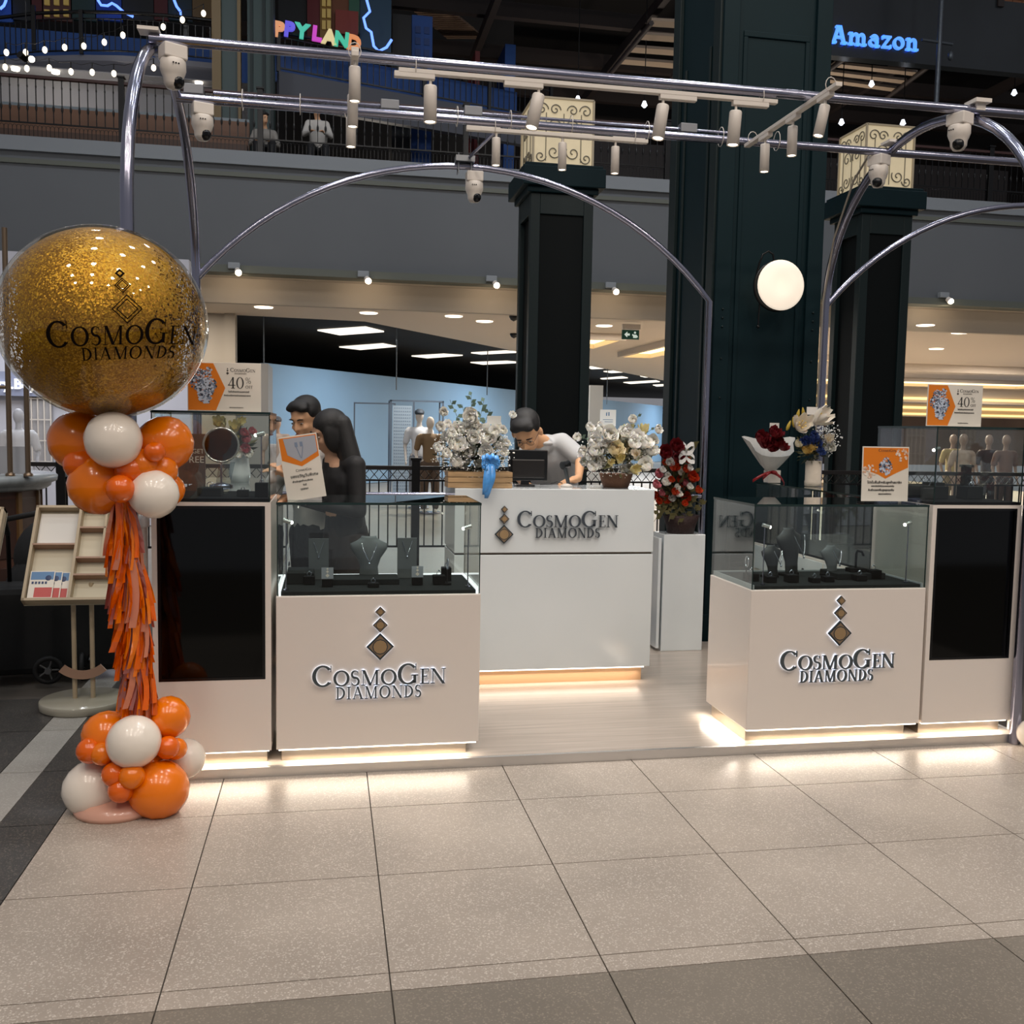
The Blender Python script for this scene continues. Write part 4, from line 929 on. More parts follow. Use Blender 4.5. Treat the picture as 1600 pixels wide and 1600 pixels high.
# -- basket arrangement at the right of the desk
t = thing('flower_arrangement', 'tall white hydrangea, rose and lily arrangement in a basket, right end of the desk', 'flowers', (1.68, 5.60, 1.171))
MB().lathe([(0, .001), (.075, .001), (.085, .03), (.10, .08), (.098, .082), (.07, .02), (0, .02)], 20).build('basket', M('basket_brown', '#6b4a35', .7, bump=.6, scale=60), t)
for px, py_, r, k in [(919, 672, 9, 'w'), (934, 672, 10, 'w'), (951, 683, 15, 'w'), (971, 685, 14, 'w'), (923, 694, 13, 'w'), (925, 709, 14, 'w'), (903, 687, 8, 'w'), (907, 709, 10, 'w'), (922, 734, 10, 'w'), (932, 721, 9, 'w'), (938, 705, 13, 'w'), (958, 707, 16, 'c'), (976, 704, 15, 'c'), (994, 688, 13, 'w'), (1005, 698, 13, 'w'), (1014, 709, 13, 'w'), (1010, 732, 14, 'w'), (998, 718, 12, 'g'), (1025, 672, 8, 'w'), (990, 658, 8, 'w'),
      (958, 693, 12, 'w'), (985, 695, 12, 'w'), (943, 727, 11, 'g'), (913, 724, 8, 'w'), (948, 696, 11, 'w'), (1018, 690, 10, 'w')]:
    bloom(t, k, px, py_, r, 5.50+rng.uniform(-.05, .06), rng)
for px, py_, r, k in [(967, 724, 13, 'G'), (985, 735, 14, 'G'), (996, 712, 13, 'L'), (950, 724, 10, 'G')]: bloom(t, k, px, py_, r, 5.44, rng)
for px, py_, r in [(983, 680, 22), (1006, 682, 24)]:
    o = bloom(t, 'G', px, py_, r*.62, 5.52, rng); o.rotation_euler = (rng.uniform(-.2, .1), rng.uniform(-.2, .3), 0)
C0 = ony(962, 712, 5.54)-t.location
for i in range(26):
    a_ = rng.random()*2*PI; q_ = math.sqrt(rng.random()); bloom(t, 'w', 963+55*q_*math.cos(a_), 704+32*q_*math.sin(a_), rng.uniform(7, 11), 5.53+rng.uniform(-.04, .05), rng)
scatter(t, 'filler_leaves', C0, (.20, .12, .13), 350, .02, [lf, lf3], rng, hollow=.2); scatter(t, 'baby_breath', C0, (.24, .14, .14), 350, .004, [pw], rng, 'dot', .7)
m = MB(); 
for px, py_ in ((1000, 645), (1022, 668), (905, 680), (1030, 700)): sprig(m, C0, ony(px, py_, 5.5)-t.location, 9, .02)
m.build('greenery', lf2, t)
cp = ony(950, 653, 5.55)-t.location; q = MB().box(cp.x-.048, cp.x+.048, cp.y, cp.y+.002, cp.z-.048, cp.z+.048).build('gift_card', M('card_bluewhite', '#e2e6e6', .5), t); m = MB()
m.prism([(cp.x-.012, cp.z+.012), (cp.x-.006, cp.z+.012), (cp.x-.006, cp.z+.036), (cp.x-.012, cp.z+.028)], cp.y-.0006, cp.y).prism([(cp.x+.002, cp.z+.012), (cp.x+.008, cp.z+.012), (cp.x+.008, cp.z+.034), (cp.x+.002, cp.z+.034)], cp.y-.0006, cp.y).box(cp.x-.03, cp.x+.03, cp.y-.0006, cp.y, cp.z-.012, cp.z-.009).box(cp.x-.02, cp.x+.03, cp.y-.0006, cp.y, cp.z-.024, cp.z-.021).build('card_print', M('blue_ink', '#3a6f9c', .5), q)
MB().tube([(cp.x, cp.y+.004, cp.z-.045), (C0.x, C0.y, C0.z)], .0015, 5).build('card_stick', blackm, t)
# -- pedestal with red arrangement
t = thing('pedestal', 'tall white flower pedestal right of the reception desk', 'pedestal', (2.345, 6.26, .043))
MB().box(-.155, .135, -.10, .12, 0, .785).build('column', white2, t, .003); MB().box(-.19, -.17, -.10, .12, .02, .76).build('side_panel', white2, t, .002)
t = thing('flower_basket', 'basket of red, orange-red and white flowers on the white pedestal', 'flowers', (2.34, 6.26, .829))
MB().lathe([(0, 0), (.09, 0), (.10, .05), (.125, .12), (.12, .122), (.09, .04), (0, .04)], 20).build('basket', M('basket_dark', '#2a1614', .7, bump=.6, scale=60), t)
reds = [(1050, 733, 10, 'o'), (1080, 748, 10, 'o'), (1061, 812-60, 7, 'o'), (1040, 785, 8, 'o'), (1072, 779, 9, 'o'), (1052, 772, 7, 'o'), (1069, 735, 7, 'o'), (1022, 760, 8, 'p'), (1025, 742, 8, 'p'), (1088, 768, 7, 'o'), (1068, 756, 6, 'p'), (1031, 772, 6, 'p'), (1075, 722, 6, 'o'), (1040, 725, 6, 'o'),
  (1040, 712, 13, 'r'), (1056, 703, 13, 'r'), (1055, 718, 12, 'r'), (1042, 745, 6, 'w'), (1038, 757, 8, 'w'), (1055, 765, 7, 'w'), (1062, 740, 6, 'w'), (1050, 782, 7, 'w'), (1059, 775, 7, 'w'), (1075, 733, 6, 'w'), (1046, 725, 8, 'w'), (1070, 790, 6, 'o'), (1030, 785, 6, 'o'), (1033, 736, 6, 'w'), (1076, 762, 6, 'w'), (1025, 775, 7, 'o'), (1062, 765, 6, 'o'), (1048, 752, 6, 'o')]
for px, py_, r, k in reds: bloom(t, k, px, py_, r, 6.16+rng.uniform(-.05, .05), rng)
C0 = ony(1056, 762, 6.24)-t.location
scatter(t, 'filler_leaves', C0, (.14, .12, .22), 420, .03, [lf, lf, lf3], rng, hollow=.3)
m = MB(); 
for px, py_ in ((1090, 800), (1075, 812), (1045, 815), (1028, 805), (1095, 770), (1085, 690), (1098, 790), (1022, 815), (1088, 735), (1060, 820)): sprig(m, C0, ony(px, py_, 6.15)-t.location, 10, .035)
m.build('fern_fronds', lf3, t)
m = MB(); bp = ony(1072, 708, 6.12)-t.location
for a in (-2.3, -.8, .9, 2.2): 
    e = Vector((math.cos(a), -.2, math.sin(a))); s = .075; pts = []
    for j in range(9):
        u = j/8*2*PI; c = bp+e*s*(1-math.cos(u))*.5+Vector((-e.z, 0, e.x))*s*.3*math.sin(u); pts += [c+Vector((0, -.006, -.014)), c+Vector((0, .004, .014))]
    m.add(pts, [(2*j, 2*j+1, 2*j+3, 2*j+2) for j in range(8)], 0, True)
m.build('bow', M('bow_white', '#dddcd8', .5), t)
# -- wrapped bouquet and pot on the right glass case
t = thing('rose_bouquet', 'deep red rose bouquet in a white paper wrap on the right glass case', 'flowers', (2.905, 6.09, 1.18))
MB().box(-.045, .045, -.035, .035, .001, .085).build('gift_box', M('box_white', '#e8e2d8', .5), t, .003)
w = MB(); n = 24; B = ony(1202, 739, 6.09)-t.location; Cc = ony(1201, 698, 6.09)-t.location; vs = []; fs = []
for i in range(5):
    u = i/4
    for j in range(n+1):
        a = 2*PI*j/n; rr = .012+(.165*u**.8)*(1+.12*math.sin(5*a)*u); c = B.lerp(Cc+Vector((0, -.02, 0)), u)
        vs.append((c.x+rr*math.cos(a), c.y+rr*.55*math.sin(a)-.0, c.z+rr*.35*math.sin(a)+(.03*u*math.cos(2*a)+.02*u)))
for i in range(4):
    for j in range(n): a = i*(n+1)+j; fs.append((a, a+1, a+n+2, a+n+1))
w.add(vs, fs, 0, False); w.build('paper_wrap', M('wrap_white', '#cfd0cc', .5), t).modifiers.new('s', 'SOLIDIFY').thickness = .0015
for px, py_, r in ((1186, 690, 12), (1193, 699, 11), (1208, 684, 12), (1213, 698, 12), (1204, 703, 10), (1220, 702, 9), (1196, 687, 8)): bloom(t, 'r', px, py_, r*1.1, 5.98, rng, up=.7)
m = MB(); bp = ony(1205, 738, 6.03)-t.location
for (dx, dz) in ((-.13, -.06), (.095, -.075), (-.06, -.045), (.05, -.03)):
    pts = []
    for j in range(6): u = j/5; c = bp+Vector((dx*u, -.02*math.sin(u*3), dz*u+.015*math.sin(u*3))); pts += [c+Vector((0, 0, .010)), c+Vector((0, -.003, -.010))]
    m.add(pts, [(2*j, 2*j+1, 2*j+3, 2*j+2) for j in range(5)], 0, True)
m.build('ribbon', M('ribbon_red', '#8c1a20', .35), t).modifiers.new('s', 'SOLIDIFY').thickness = .001
cp = ony(1210, 668, 6.09)-t.location; q = MB().box(cp.x-.033, cp.x+.033, cp.y, cp.y+.002, cp.z-.03, cp.z+.03).build('heart_card', M('card_cream', '#e4dfd6', .5), t)
MB().ball((cp.x-.008, cp.y-.002, cp.z), (.015, .002, .014), 10, 6).ball((cp.x+.010, cp.y-.002, cp.z-.002), (.015, .002, .015), 10, 6).build('heart_print', M('heart_red', '#a3283a', .5), q)
t = thing('flower_pot', 'white lily and blue hydrangea arrangement in a rough white pot, beside the red rose bouquet', 'flowers', (3.01, 5.73, 1.18))
MB().lathe([(0, .001), (.050, .001), (.052, .03), (.049, .035), (.05, .16), (.046, .16), (.044, .1), (0, .1)], 22).build('pot', M('pot_stone', '#cfc4b4', .8, bump=.5, scale=40), t)
for px, py_, r, k in ((1248, 670, 26, 'L'), (1268, 662, 26, 'L'), (1257, 707, 9, 'y'), (1266, 703, 8, 'y'), (1292, 690, 13, 'L'), (1298, 700, 9, 'w'), (1244, 697, 7, 'c')): bloom(t, k, px, py_, r, 5.66, rng)
for px, py_ in ((1258, 690), (1268, 688), (1277, 694), (1264, 697), (1275, 703), (1254, 696), (1280, 710), (1270, 684)): bloom(t, 'b', px, py_, 8, 5.68, rng)
for px, py_ in ((1229, 665), (1245, 648), (1241, 660), (1256, 645)): bloom(t, 'B', px, py_+8, 12, 5.70, rng)
C0 = ony(1266, 700, 5.72)-t.location
scatter(t, 'filler_leaves', C0, (.10, .08, .10), 220, .02, [lf, lf3], rng, hollow=.2); scatter(t, 'baby_breath', ony(1290, 685, 5.7)-t.location, (.11, .06, .13), 260, .0045, [pw], rng, 'dot', .4)
cp = ony(1269, 642, 5.7)-t.location; MB().box(cp.x-.036, cp.x+.036, cp.y, cp.y+.002, cp.z-.024, cp.z+.024).build('gift_card', M('card_white2', '#e2ddd6', .5), t)
MB().tube([(cp.x, cp.y+.004, cp.z-.02), (C0.x, C0.y, C0.z)], .0015, 5).build('card_stick', blackm, t)
# -- vase, mirror and boards behind the left glass cube
t = thing('table_mirror', 'round table mirror with a pale rim behind the left glass cube', 'mirror', (-.545, 5.30, 1.1785))
p = Vector((0, 0, .215))
MB().tube([(p.x+.088*math.cos(q*PI/14), 0, p.z+.088*math.sin(q*PI/14)) for q in range(28)], .006, 8, closed=True).build('rim', M('rim_silver', '#c4bfb6', .2, .9), t)
MB().add([(0, .001, p.z)]+[(.086*math.cos(q*PI/14), .001, p.z+.086*math.sin(q*PI/14)) for q in range(28)], [(0, 1+(q+1) % 28, 1+q) for q in range(28)]).build('mirror_glass', M('mirror', '#4a3b2c', .04, 1), t)
MB().tube([(0, 0, p.z-.09), (0, 0, .02)], .005, 8).lathe([(0, 0), (.06, 0), (.06, .008), (.01, .02), (0, .02)], 20).build('stand', steel, t)
t = thing('vase_of_flowers', 'pink and yellow flowers in a white vase behind the left glass cube', 'flowers', (-.49, 5.75, 1.178))
MB().lathe([(0, 0.001), (.05, .001), (.06, .05), (.05, .13), (.055, .15), (.05, .15), (.04, .1), (0, .1)], 20).build('vase', white2, t)
for px, py_, r, k in ((350, 668, 17, 'G'), (368, 675, 16, 'G'), (340, 662, 15, 'G'), (360, 690, 14, 'G'), (372, 662, 12, 'G'), (388, 690, 9, 'p'), (385, 705, 9, 'p'), (374, 712, 10, 'w'), (390, 712, 9, 'w'), (380, 680, 8, 'p'), (393, 677, 7, 'p')): bloom(t, k, px, py_, r, 5.70, rng)
scatter(t, 'filler_leaves', ony(368, 695, 5.75)-t.location, (.10, .06, .10), 140, .022, [lf, lf3], rng)

# ------------------------------------------------------------------ people
def blob(name, prims, mat, parent, voxel=.008, smooth=5, label=None):
    m = MB()
    for p in prims:
        if p[0] == 's': 
            m.at(p[3] if len(p) > 3 else Matrix.Identity(4)); m.ball(p[1], p[2], 18, 12); m.at(Matrix.Identity(4))
        else:
            _, a, b, ra, rb_ = p; m.tube([a, b], [ra, rb_], 14); m.ball(a, ra, 14, 8); m.ball(b, rb_, 14, 8)
    o = m.build(name, mat, parent, label=label)
    r = o.modifiers.new('remesh', 'REMESH'); r.mode = 'VOXEL'; r.voxel_size = voxel; r.use_smooth_shade = True
    s = o.modifiers.new('smooth', 'SMOOTH'); s.factor = .5; s.iterations = smooth
    return o
def V(*a): return Vector(a)
def hand_prims(w, d, nrm, curl=.5, s=1.0):
    """palm and five fingers from wrist w along d; nrm = back of the hand"""
    d = d.normalized(); nrm = (nrm-d*nrm.dot(d)).normalized(); sd = d.cross(nrm); P = [('c', w, w+d*.035*s, .022*s, .026*s)]
    for k in range(4): P.append(('c', w+d*.03*s+sd*(.024-.016*k)*s, w+d*.085*s+sd*(.030-.020*k)*s, .013*s, .011*s))
    for k, L in enumerate((.062, .072, .068, .052)):
        b = w+d*.088*s+sd*(.031-.0205*k)*s; e1 = (d*math.cos(curl*.6)-nrm*math.sin(curl*.6)); e2 = (d*math.cos(curl*1.5)-nrm*math.sin(curl*1.5))
        m1 = b+e1*L*.5*s; m2 = m1+e2*L*.5*s; P += [('c', b, m1, .0095*s, .0085*s), ('c', m1, m2, .0085*s, .007*s)]
    tb = w+d*.03*s+sd*.030*s; t1 = tb+(d*.5+sd*.8-nrm*.3).normalized()*.035*s; t2 = t1+(d*.85+sd*.3-nrm*.3).normalized()*.03*s
    return P+[('c', tb, t1, .013*s, .011*s), ('c', t1, t2, .011*s, .009*s)]
def head_prims(H):
    I = lambda c, r: ('s', c, r, H)
    P = [I((0, .012, .030), (.073, .092, .085)), I((0, -.022, -.030), (.060, .066, .072)), I((0, -.045, -.078), (.032, .030, .026)), I((0, -.062, -.055), (.028, .024, .022)),
         I((.078, .008, -.010), (.012, .020, .030)), I((-.078, .008, -.010), (.012, .020, .030)), I((0, -.074, .032), (.045, .014, .010)), I((.032, -.068, -.022), (.020, .016, .018)), I((-.032, -.068, -.022), (.020, .016, .018))]
    c = lambda a, b, r0, r1: ('c', H @ V(*a), H @ V(*b), r0, r1)
    P += [c((0, -.083, .018), (0, -.102, -.022), .007, .011), I((.011, -.092, -.026), (.009, .009, .008)), I((-.011, -.092, -.026), (.009, .009, .008)), I((0, -.086, -.052), (.022, .010, .006)), I((0, -.084, -.061), (.018, .010, .007))]
    return P
def face_parts(parent, H, glasses=False, brow=True):
    for s in (-1, 1):
        o = MB().at(H).ball((s*.031, -.0765, .007), (.0115, .0065, .0030), 12, 8).build('eye', M('eye_white', '#b8aca0', .3), parent)
        MB().at(H).ball((s*.031, -.0815, .0065), (.0065, .003, .0034), 10, 6).build('iris', M('iris_dark', '#120b08', .2), o)
        MB().at(H).tube([(s*.014, -.0865, .029), (s*.030, -.0885, .034), (s*.048, -.078, .030)], [.003, .004, .002], 6).build('eyebrow', M('brow_black', '#120d0b', .8), parent)
    MB().at(H).ball((0, -.0935, -.056), (.021, .006, .0062), 12, 6).build('lips', M('lips', '#8a4a3c', .5), parent)
    if glasses:
        m = MB().at(H)
        for s in (-1, 1):
            m.tube([(s*.033+.021*math.cos(q*PI/8), -.094-.002*math.cos(q*PI/8)*s, .010+.017*math.sin(q*PI/8)) for q in range(16)], .0012, 6, closed=True)
            m.tube([(s*.054, -.09, .012), (s*.080, .0, .012)], .0011, 6)
        m.tube([(-.012, -.096, .014), (.012, -.096, .014)], .0011, 6); m.build('glasses', M('glasses_dark', '#1a1411', .3), parent)
def limb(a, b, c, r0, r1, r2): return [('c', a, b, r0, r1), ('c', b, c, r1*.98, r2)]
def person(label, base, J, H, skin, top, bottom, hair, voxel=.008, glasses=False, group=None, sleeve=1.0, fem=False, bare_hand=True, neckline=None):
    """J: joint positions in world space; H: head matrix; sleeve: 1 long, .5 short (to the elbow)"""
    t = thing('person', label, 'person', base, 0, group); b = V(*base); q = {k: V(*v)-b for k, v in J.items()}; Hm = Matrix.Translation(-b) @ H
    hc = Hm.translation; nk = q['neck']
    P = head_prims(Hm)+[('c', nk-V(0, 0, .03), Hm @ V(0, .015, -.05), .052, .046)]
    sh = (q['shL']+q['shR'])/2; pv = q['pelvis']; up = (sh-pv)
    P += [('c', sh+up.normalized()*-.04, pv, .10, .115), ('c', q['shL'], q['shR'], .042, .042), ('c', nk-V(0, 0, .03), sh, .05, .06)]
    for s in 'LR':
        P += limb(q['sh'+s], q['el'+s], q['ha'+s], .044, .036, .023)
        d = (q['ha'+s]-q['el'+s]); dd = V(*J['hd'+s]) if 'hd'+s in J else d
        P += hand_prims(q['ha'+s], dd, V(*J.get('hn'+s, (0, 0, 1))))
        P += limb(q['hip'+s], q['kn'+s], q['an'+s], .078, .05, .033) + [('c', q['an'+s], q['an'+s]+V(*J['fd'])*.14+V(0, 0, -.03), .032, .026)]
    blob('body', P, skin, t, voxel)
    face_parts(t, Hm, glasses)
    r = 1.0 if not fem else .88
    S = [('c', sh+up.normalized()*-.07, pv.lerp(sh, .45), .128*r, .120*r), ('c', pv.lerp(sh, .45), pv, .118*r, .125), ('c', q['shL'], q['shR'], .062*r, .062*r)]
    ax = (q['shL']-q['shR']).normalized()
    for s_, k in ((1, 'L'), (-1, 'R')): S += [('c', sh+ax*.08*s_-up.normalized()*.10, pv.lerp(sh, .35)+ax*.06*s_, .098*r, .09*r), ('c', pv.lerp(sh, .35)+ax*.05*s_, pv+ax*.05*s_, .09*r, .10)]
    for s in 'LR':
        if sleeve >= 1: S += limb(q['sh'+s], q['el'+s], q['ha'+s].lerp(q['el'+s], .1), .060*r, .050*r, .036*r)
        else: S += [('c', q['sh'+s], q['sh'+s].lerp(q['el'+s], .85), .062*r, .060*r)]
    S += [('c', nk-V(0, 0, .045), sh, .060, .07)]
    blob('shirt' if not fem else 'jacket', S, top, t, voxel*1.15, 4)
    if neckline: blob('collar', [('s', nk+V(0, -.01, -.035), (.066, .066, .020))], neckline, t, .007, 2)
    B = [('c', pv+V(0, 0, .02), pv-V(0, 0, .06), .128, .13)]
    for s in 'LR': B += limb(q['hip'+s], q['kn'+s], q['an'+s]+V(0, 0, .03), .098, .068, .055)
    blob('trousers' if not fem else 'skirt', B, bottom, t, voxel*1.3, 4)
    for s in 'LR': blob('shoe', [('c', q['an'+s]-V(0, 0, .03), q['an'+s]+V(*J['fd'])*.17-V(0, 0, .045), .044, .034)], M('shoe_black', '#0d0c0c', .4), t, .01, 3)
    hm = M('hair_black', '#0a0808', .62, bump=.25, scale=70, stretch=(8, 8, 1))
    blob('hair', hair(Hm), hm, t, .006, 10)
    return t
def short_hair(Hm):
    I = lambda c, r: ('s', c, r, Hm)
    return [I((0, .030, .052), (.084, .088, .078)), I((0, .062, .005), (.072, .050, .062)), I((.058, .02, .045), (.026, .055, .045)), I((-.058, .02, .045), (.026, .055, .045)), I((0, -.028, .096), (.064, .052, .028)), I((.035, -.045, .085), (.036, .034, .022)), I((-.035, -.045, .085), (.036, .034, .022))]
def long_hair(Hm):
    I = lambda c, r: ('s', c, r, Hm)
    P = [I((0, .022, .046), (.086, .098, .082)), I((0, .06, -.02), (.080, .062, .095)), I((.062, -.005, -.02), (.030, .06, .09)), I((-.062, -.0, -.02), (.030, .06, .09))]
    h = Hm.translation; back = (Hm.to_3x3() @ V(0, 1, 0)); back.z = 0; back.normalize(); sd = back.cross(V(0, 0, 1))
    for k in (-1.5, -1.0, -.5, 0, .5, 1.0, 1.5):
        a = h+back*.055+sd*.038*k; P += [('c', a+V(0, 0, .05), a+back*.060+sd*.012*k+V(0, -.03, -.20), .050, .058), ('c', a+back*.060+sd*.012*k+V(0, -.03, -.20), a+back*.085+sd*.012*k+V(0, -.05, -.50), .058, .030)]
    return P
def std_joints(x, y, th, H=1.67, lean=0, side=0):
    """standing figure at x,y facing angle th (0 = toward -y)"""
    R = Matrix.Rotation(th, 3, 'Z'); f = lambda a, b, c: tuple(V(x, y, 0)+R @ V(a, b, 0)+V(0, 0, c)); s = H/1.67; z0 = .045
    J = dict(pelvis=f(0, 0, .90*s+z0), neck=f(0, -.02-lean, 1.415*s+z0), shL=f(.17*s, -.0-lean*.8, 1.345*s+z0), shR=f(-.17*s, -.0-lean*.8, 1.345*s+z0), elL=f(.20, -.02, 1.08*s+z0), elR=f(-.20, -.02, 1.08*s+z0),
        haL=f(.12, -.20, 1.10*s+z0), haR=f(-.12, -.20, 1.10*s+z0), hipL=f(.085, 0, .86*s+z0), hipR=f(-.085, 0, .86*s+z0), knL=f(.09, -.02, .48*s+z0), knR=f(-.09, .0, .48*s+z0), anL=f(.10, .01, .085+z0), anR=f(-.10, .01, .085+z0), fd=tuple(R @ V(0, -1, 0)))
    return J, f
skinA = M('skin_warm', '#cc9f7c', .5, spec=.3); skinB = M('skin_tan', '#cf9f78', .5, spec=.3); skinC = M('skin_pale', '#b08a70', .5, spec=.3)
def HM(p, th, pitch, roll=0): return Matrix.Translation(p) @ Matrix.Rotation(th, 4, 'Z') @ Matrix.Rotation(roll, 4, 'Y') @ Matrix.Rotation(pitch, 4, 'X')
# man looking down at the counter
th = -.62; J, f = std_joints(-.06, 5.82, th, 1.60, lean=.05)
hp = ony(477, 655, 5.66); J['neck'] = (hp.x+.02, hp.y+.06, hp.z-.15)
J['haL'] = tuple(ony(452, 742, 5.50)); J['haR'] = tuple(ony(446, 732, 5.56)); J['elL'] = f(.20, -.12, 1.14); J['elR'] = f(-.24, -.10, 1.16)
person('man with short black hair and white shirt looking down beside the woman in black', (-.06, 5.82, .045), J, HM(hp, th, .42), skinA, M('shirt_white', '#cfcbc6', .7, bump=.2, scale=12), M('trousers_dark', '#15161a', .8), short_hair)
# woman with long hair
th = -1.15; J, f = std_joints(.10, 5.50, th, 1.55, lean=.02)
hp = ony(514, 676, 5.47); J['neck'] = (hp.x+.025, hp.y+.03, hp.z-.145)
J['haL'] = f(.05, -.26, 1.10); J['haR'] = f(-.10, -.26, 1.10)
person('woman with long black hair and black jacket standing behind the left counter', (.10, 5.50, .045), J, HM(hp, th, .38, .12), skinC, M('jacket_black', '#0e0d0f', .75, bump=.2, scale=14), M('skirt_brown', '#1d1513', .8), long_hair, fem=True)
# staff man leaning on the desk
hp = ony(823, 676, 5.88); P3 = lambda x, y, Y: tuple(ony(x, y, Y))
J = dict(pelvis=(1.58, 6.50, .97), neck=P3(848, 684, 6.02), shL=P3(878, 691, 6.08), shR=P3(826, 703, 6.20), elL=P3(907, 716, 6.00), elR=P3(812, 745, 6.08), haL=P3(904, 748, 5.82), haR=P3(820, 757, 5.92),
    hdL=(-.9, -.25, -.16), hdR=(.2, -1, -.1), hipL=(1.66, 6.52, .92), hipR=(1.49, 6.52, .92), knL=(1.67, 6.48, .50), knR=(1.49, 6.50, .50), anL=(1.68, 6.54, .13), anR=(1.48, 6.56, .13), fd=(0, -1, 0))
person('man in a grey polo shirt and glasses leaning over the reception desk', (1.58, 6.50, .045), J, HM(hp, -.45, .80, -.12) @ Matrix.Scale(1.10, 4), skinB, M('polo_grey', '#b9babb', .8, bump=.25, scale=10), M('trousers_dark2', '#15161a', .8), short_hair, glasses=True, sleeve=.5, neckline=M('polo_collar', '#b2b0ae', .8))
# seated visitors upstairs
for px, py, l, c in ((495, 172, 'person in a white top sitting behind the upstairs railing', '#b9b6b0'), (412, 186, 'person in a greyish top sitting upstairs in front of the green column', '#85817b')):
    hp = ony(px, py, 18.4); x, y, z = hp.x, 18.4, hp.z; zf = 5.96
    J = dict(pelvis=(x+.05, y+.15, zf+.50), neck=(x+.02, y+.05, z-.14), shL=(x+.17, y+.06, z-.22), shR=(x-.15, y+.06, z-.22), elL=(x+.25, y-.02, z-.45), elR=(x-.22, y-.05, z-.45), haL=(x+.12, y-.28, z-.45), haR=(x-.10, y-.28, z-.45),
      hipL=(x+.14, y+.12, zf+.48), hipR=(x-.06, y+.12, zf+.48), knL=(x+.16, y-.30, zf+.48), knR=(x-.10, y-.30, zf+.48), anL=(x+.16, y-.28, zf+.10), anR=(x-.10, y-.28, zf+.10), fd=(0, -1, 0))
    person(l, (x, y, zf), J, HM(hp, .6, .2), skinA, M('top'+c, c, .8), M('trousers_dark', '#15161a', .8), short_hair, voxel=.018)

# ------------------------------------------------------------------ pillars
t = thing('green_pillar', 'huge dark green pillar with panel mouldings and rivets behind the right counter', 'pillar', (3.04, 6.95, 0))
m = MB(); x0, x1, y0, y1 = -.40, .365, -.42, .52
m.box(x0, x1, y0, y1, .0, 12).build('shaft', green, t)
m = MB()
for (a, b) in ((x0-.012, x0+.10), (x1-.10, x1+.012)): m.box(a, b, y0-.03, y0, 0, 12)
m.box(x0+.14, x0+.17, y0-.012, y0, .4, 4.2).box(x1-.17, x1-.14, y0-.012, y0, .4, 4.2).box(x0+.14, x1-.14, y0-.012, y0, 4.2, 4.24).box(x0+.14, x1-.14, y0-.012, y0, .40, .44)
m.box(x0-.03, x1+.03, y0-.04, y1, 0, .22)
m.build('front_moulding', green, t, .004)
m = MB(); m.box(x0-.03, x0, y0, y0+.12, 0, 12).box(x0-.03, x0, y1-.14, y1, 0, 12).box(x0-.015, x0, y0+.2, y0+.23, .4, 4.2).box(x0-.015, x0, y1-.26, y1-.23, .4, 4.2).build('side_moulding', green_d, t, .004)
for z in (2.36, 2.30, 2.24, 2.02, 1.75): 
    MB().ball((x0+.045, y0-.033, z), .008, 8, 6).build('rivet', green_d, t); MB().ball((x1-.045, y0-.033, z), .008, 8, 6).build('rivet', green_d, t)
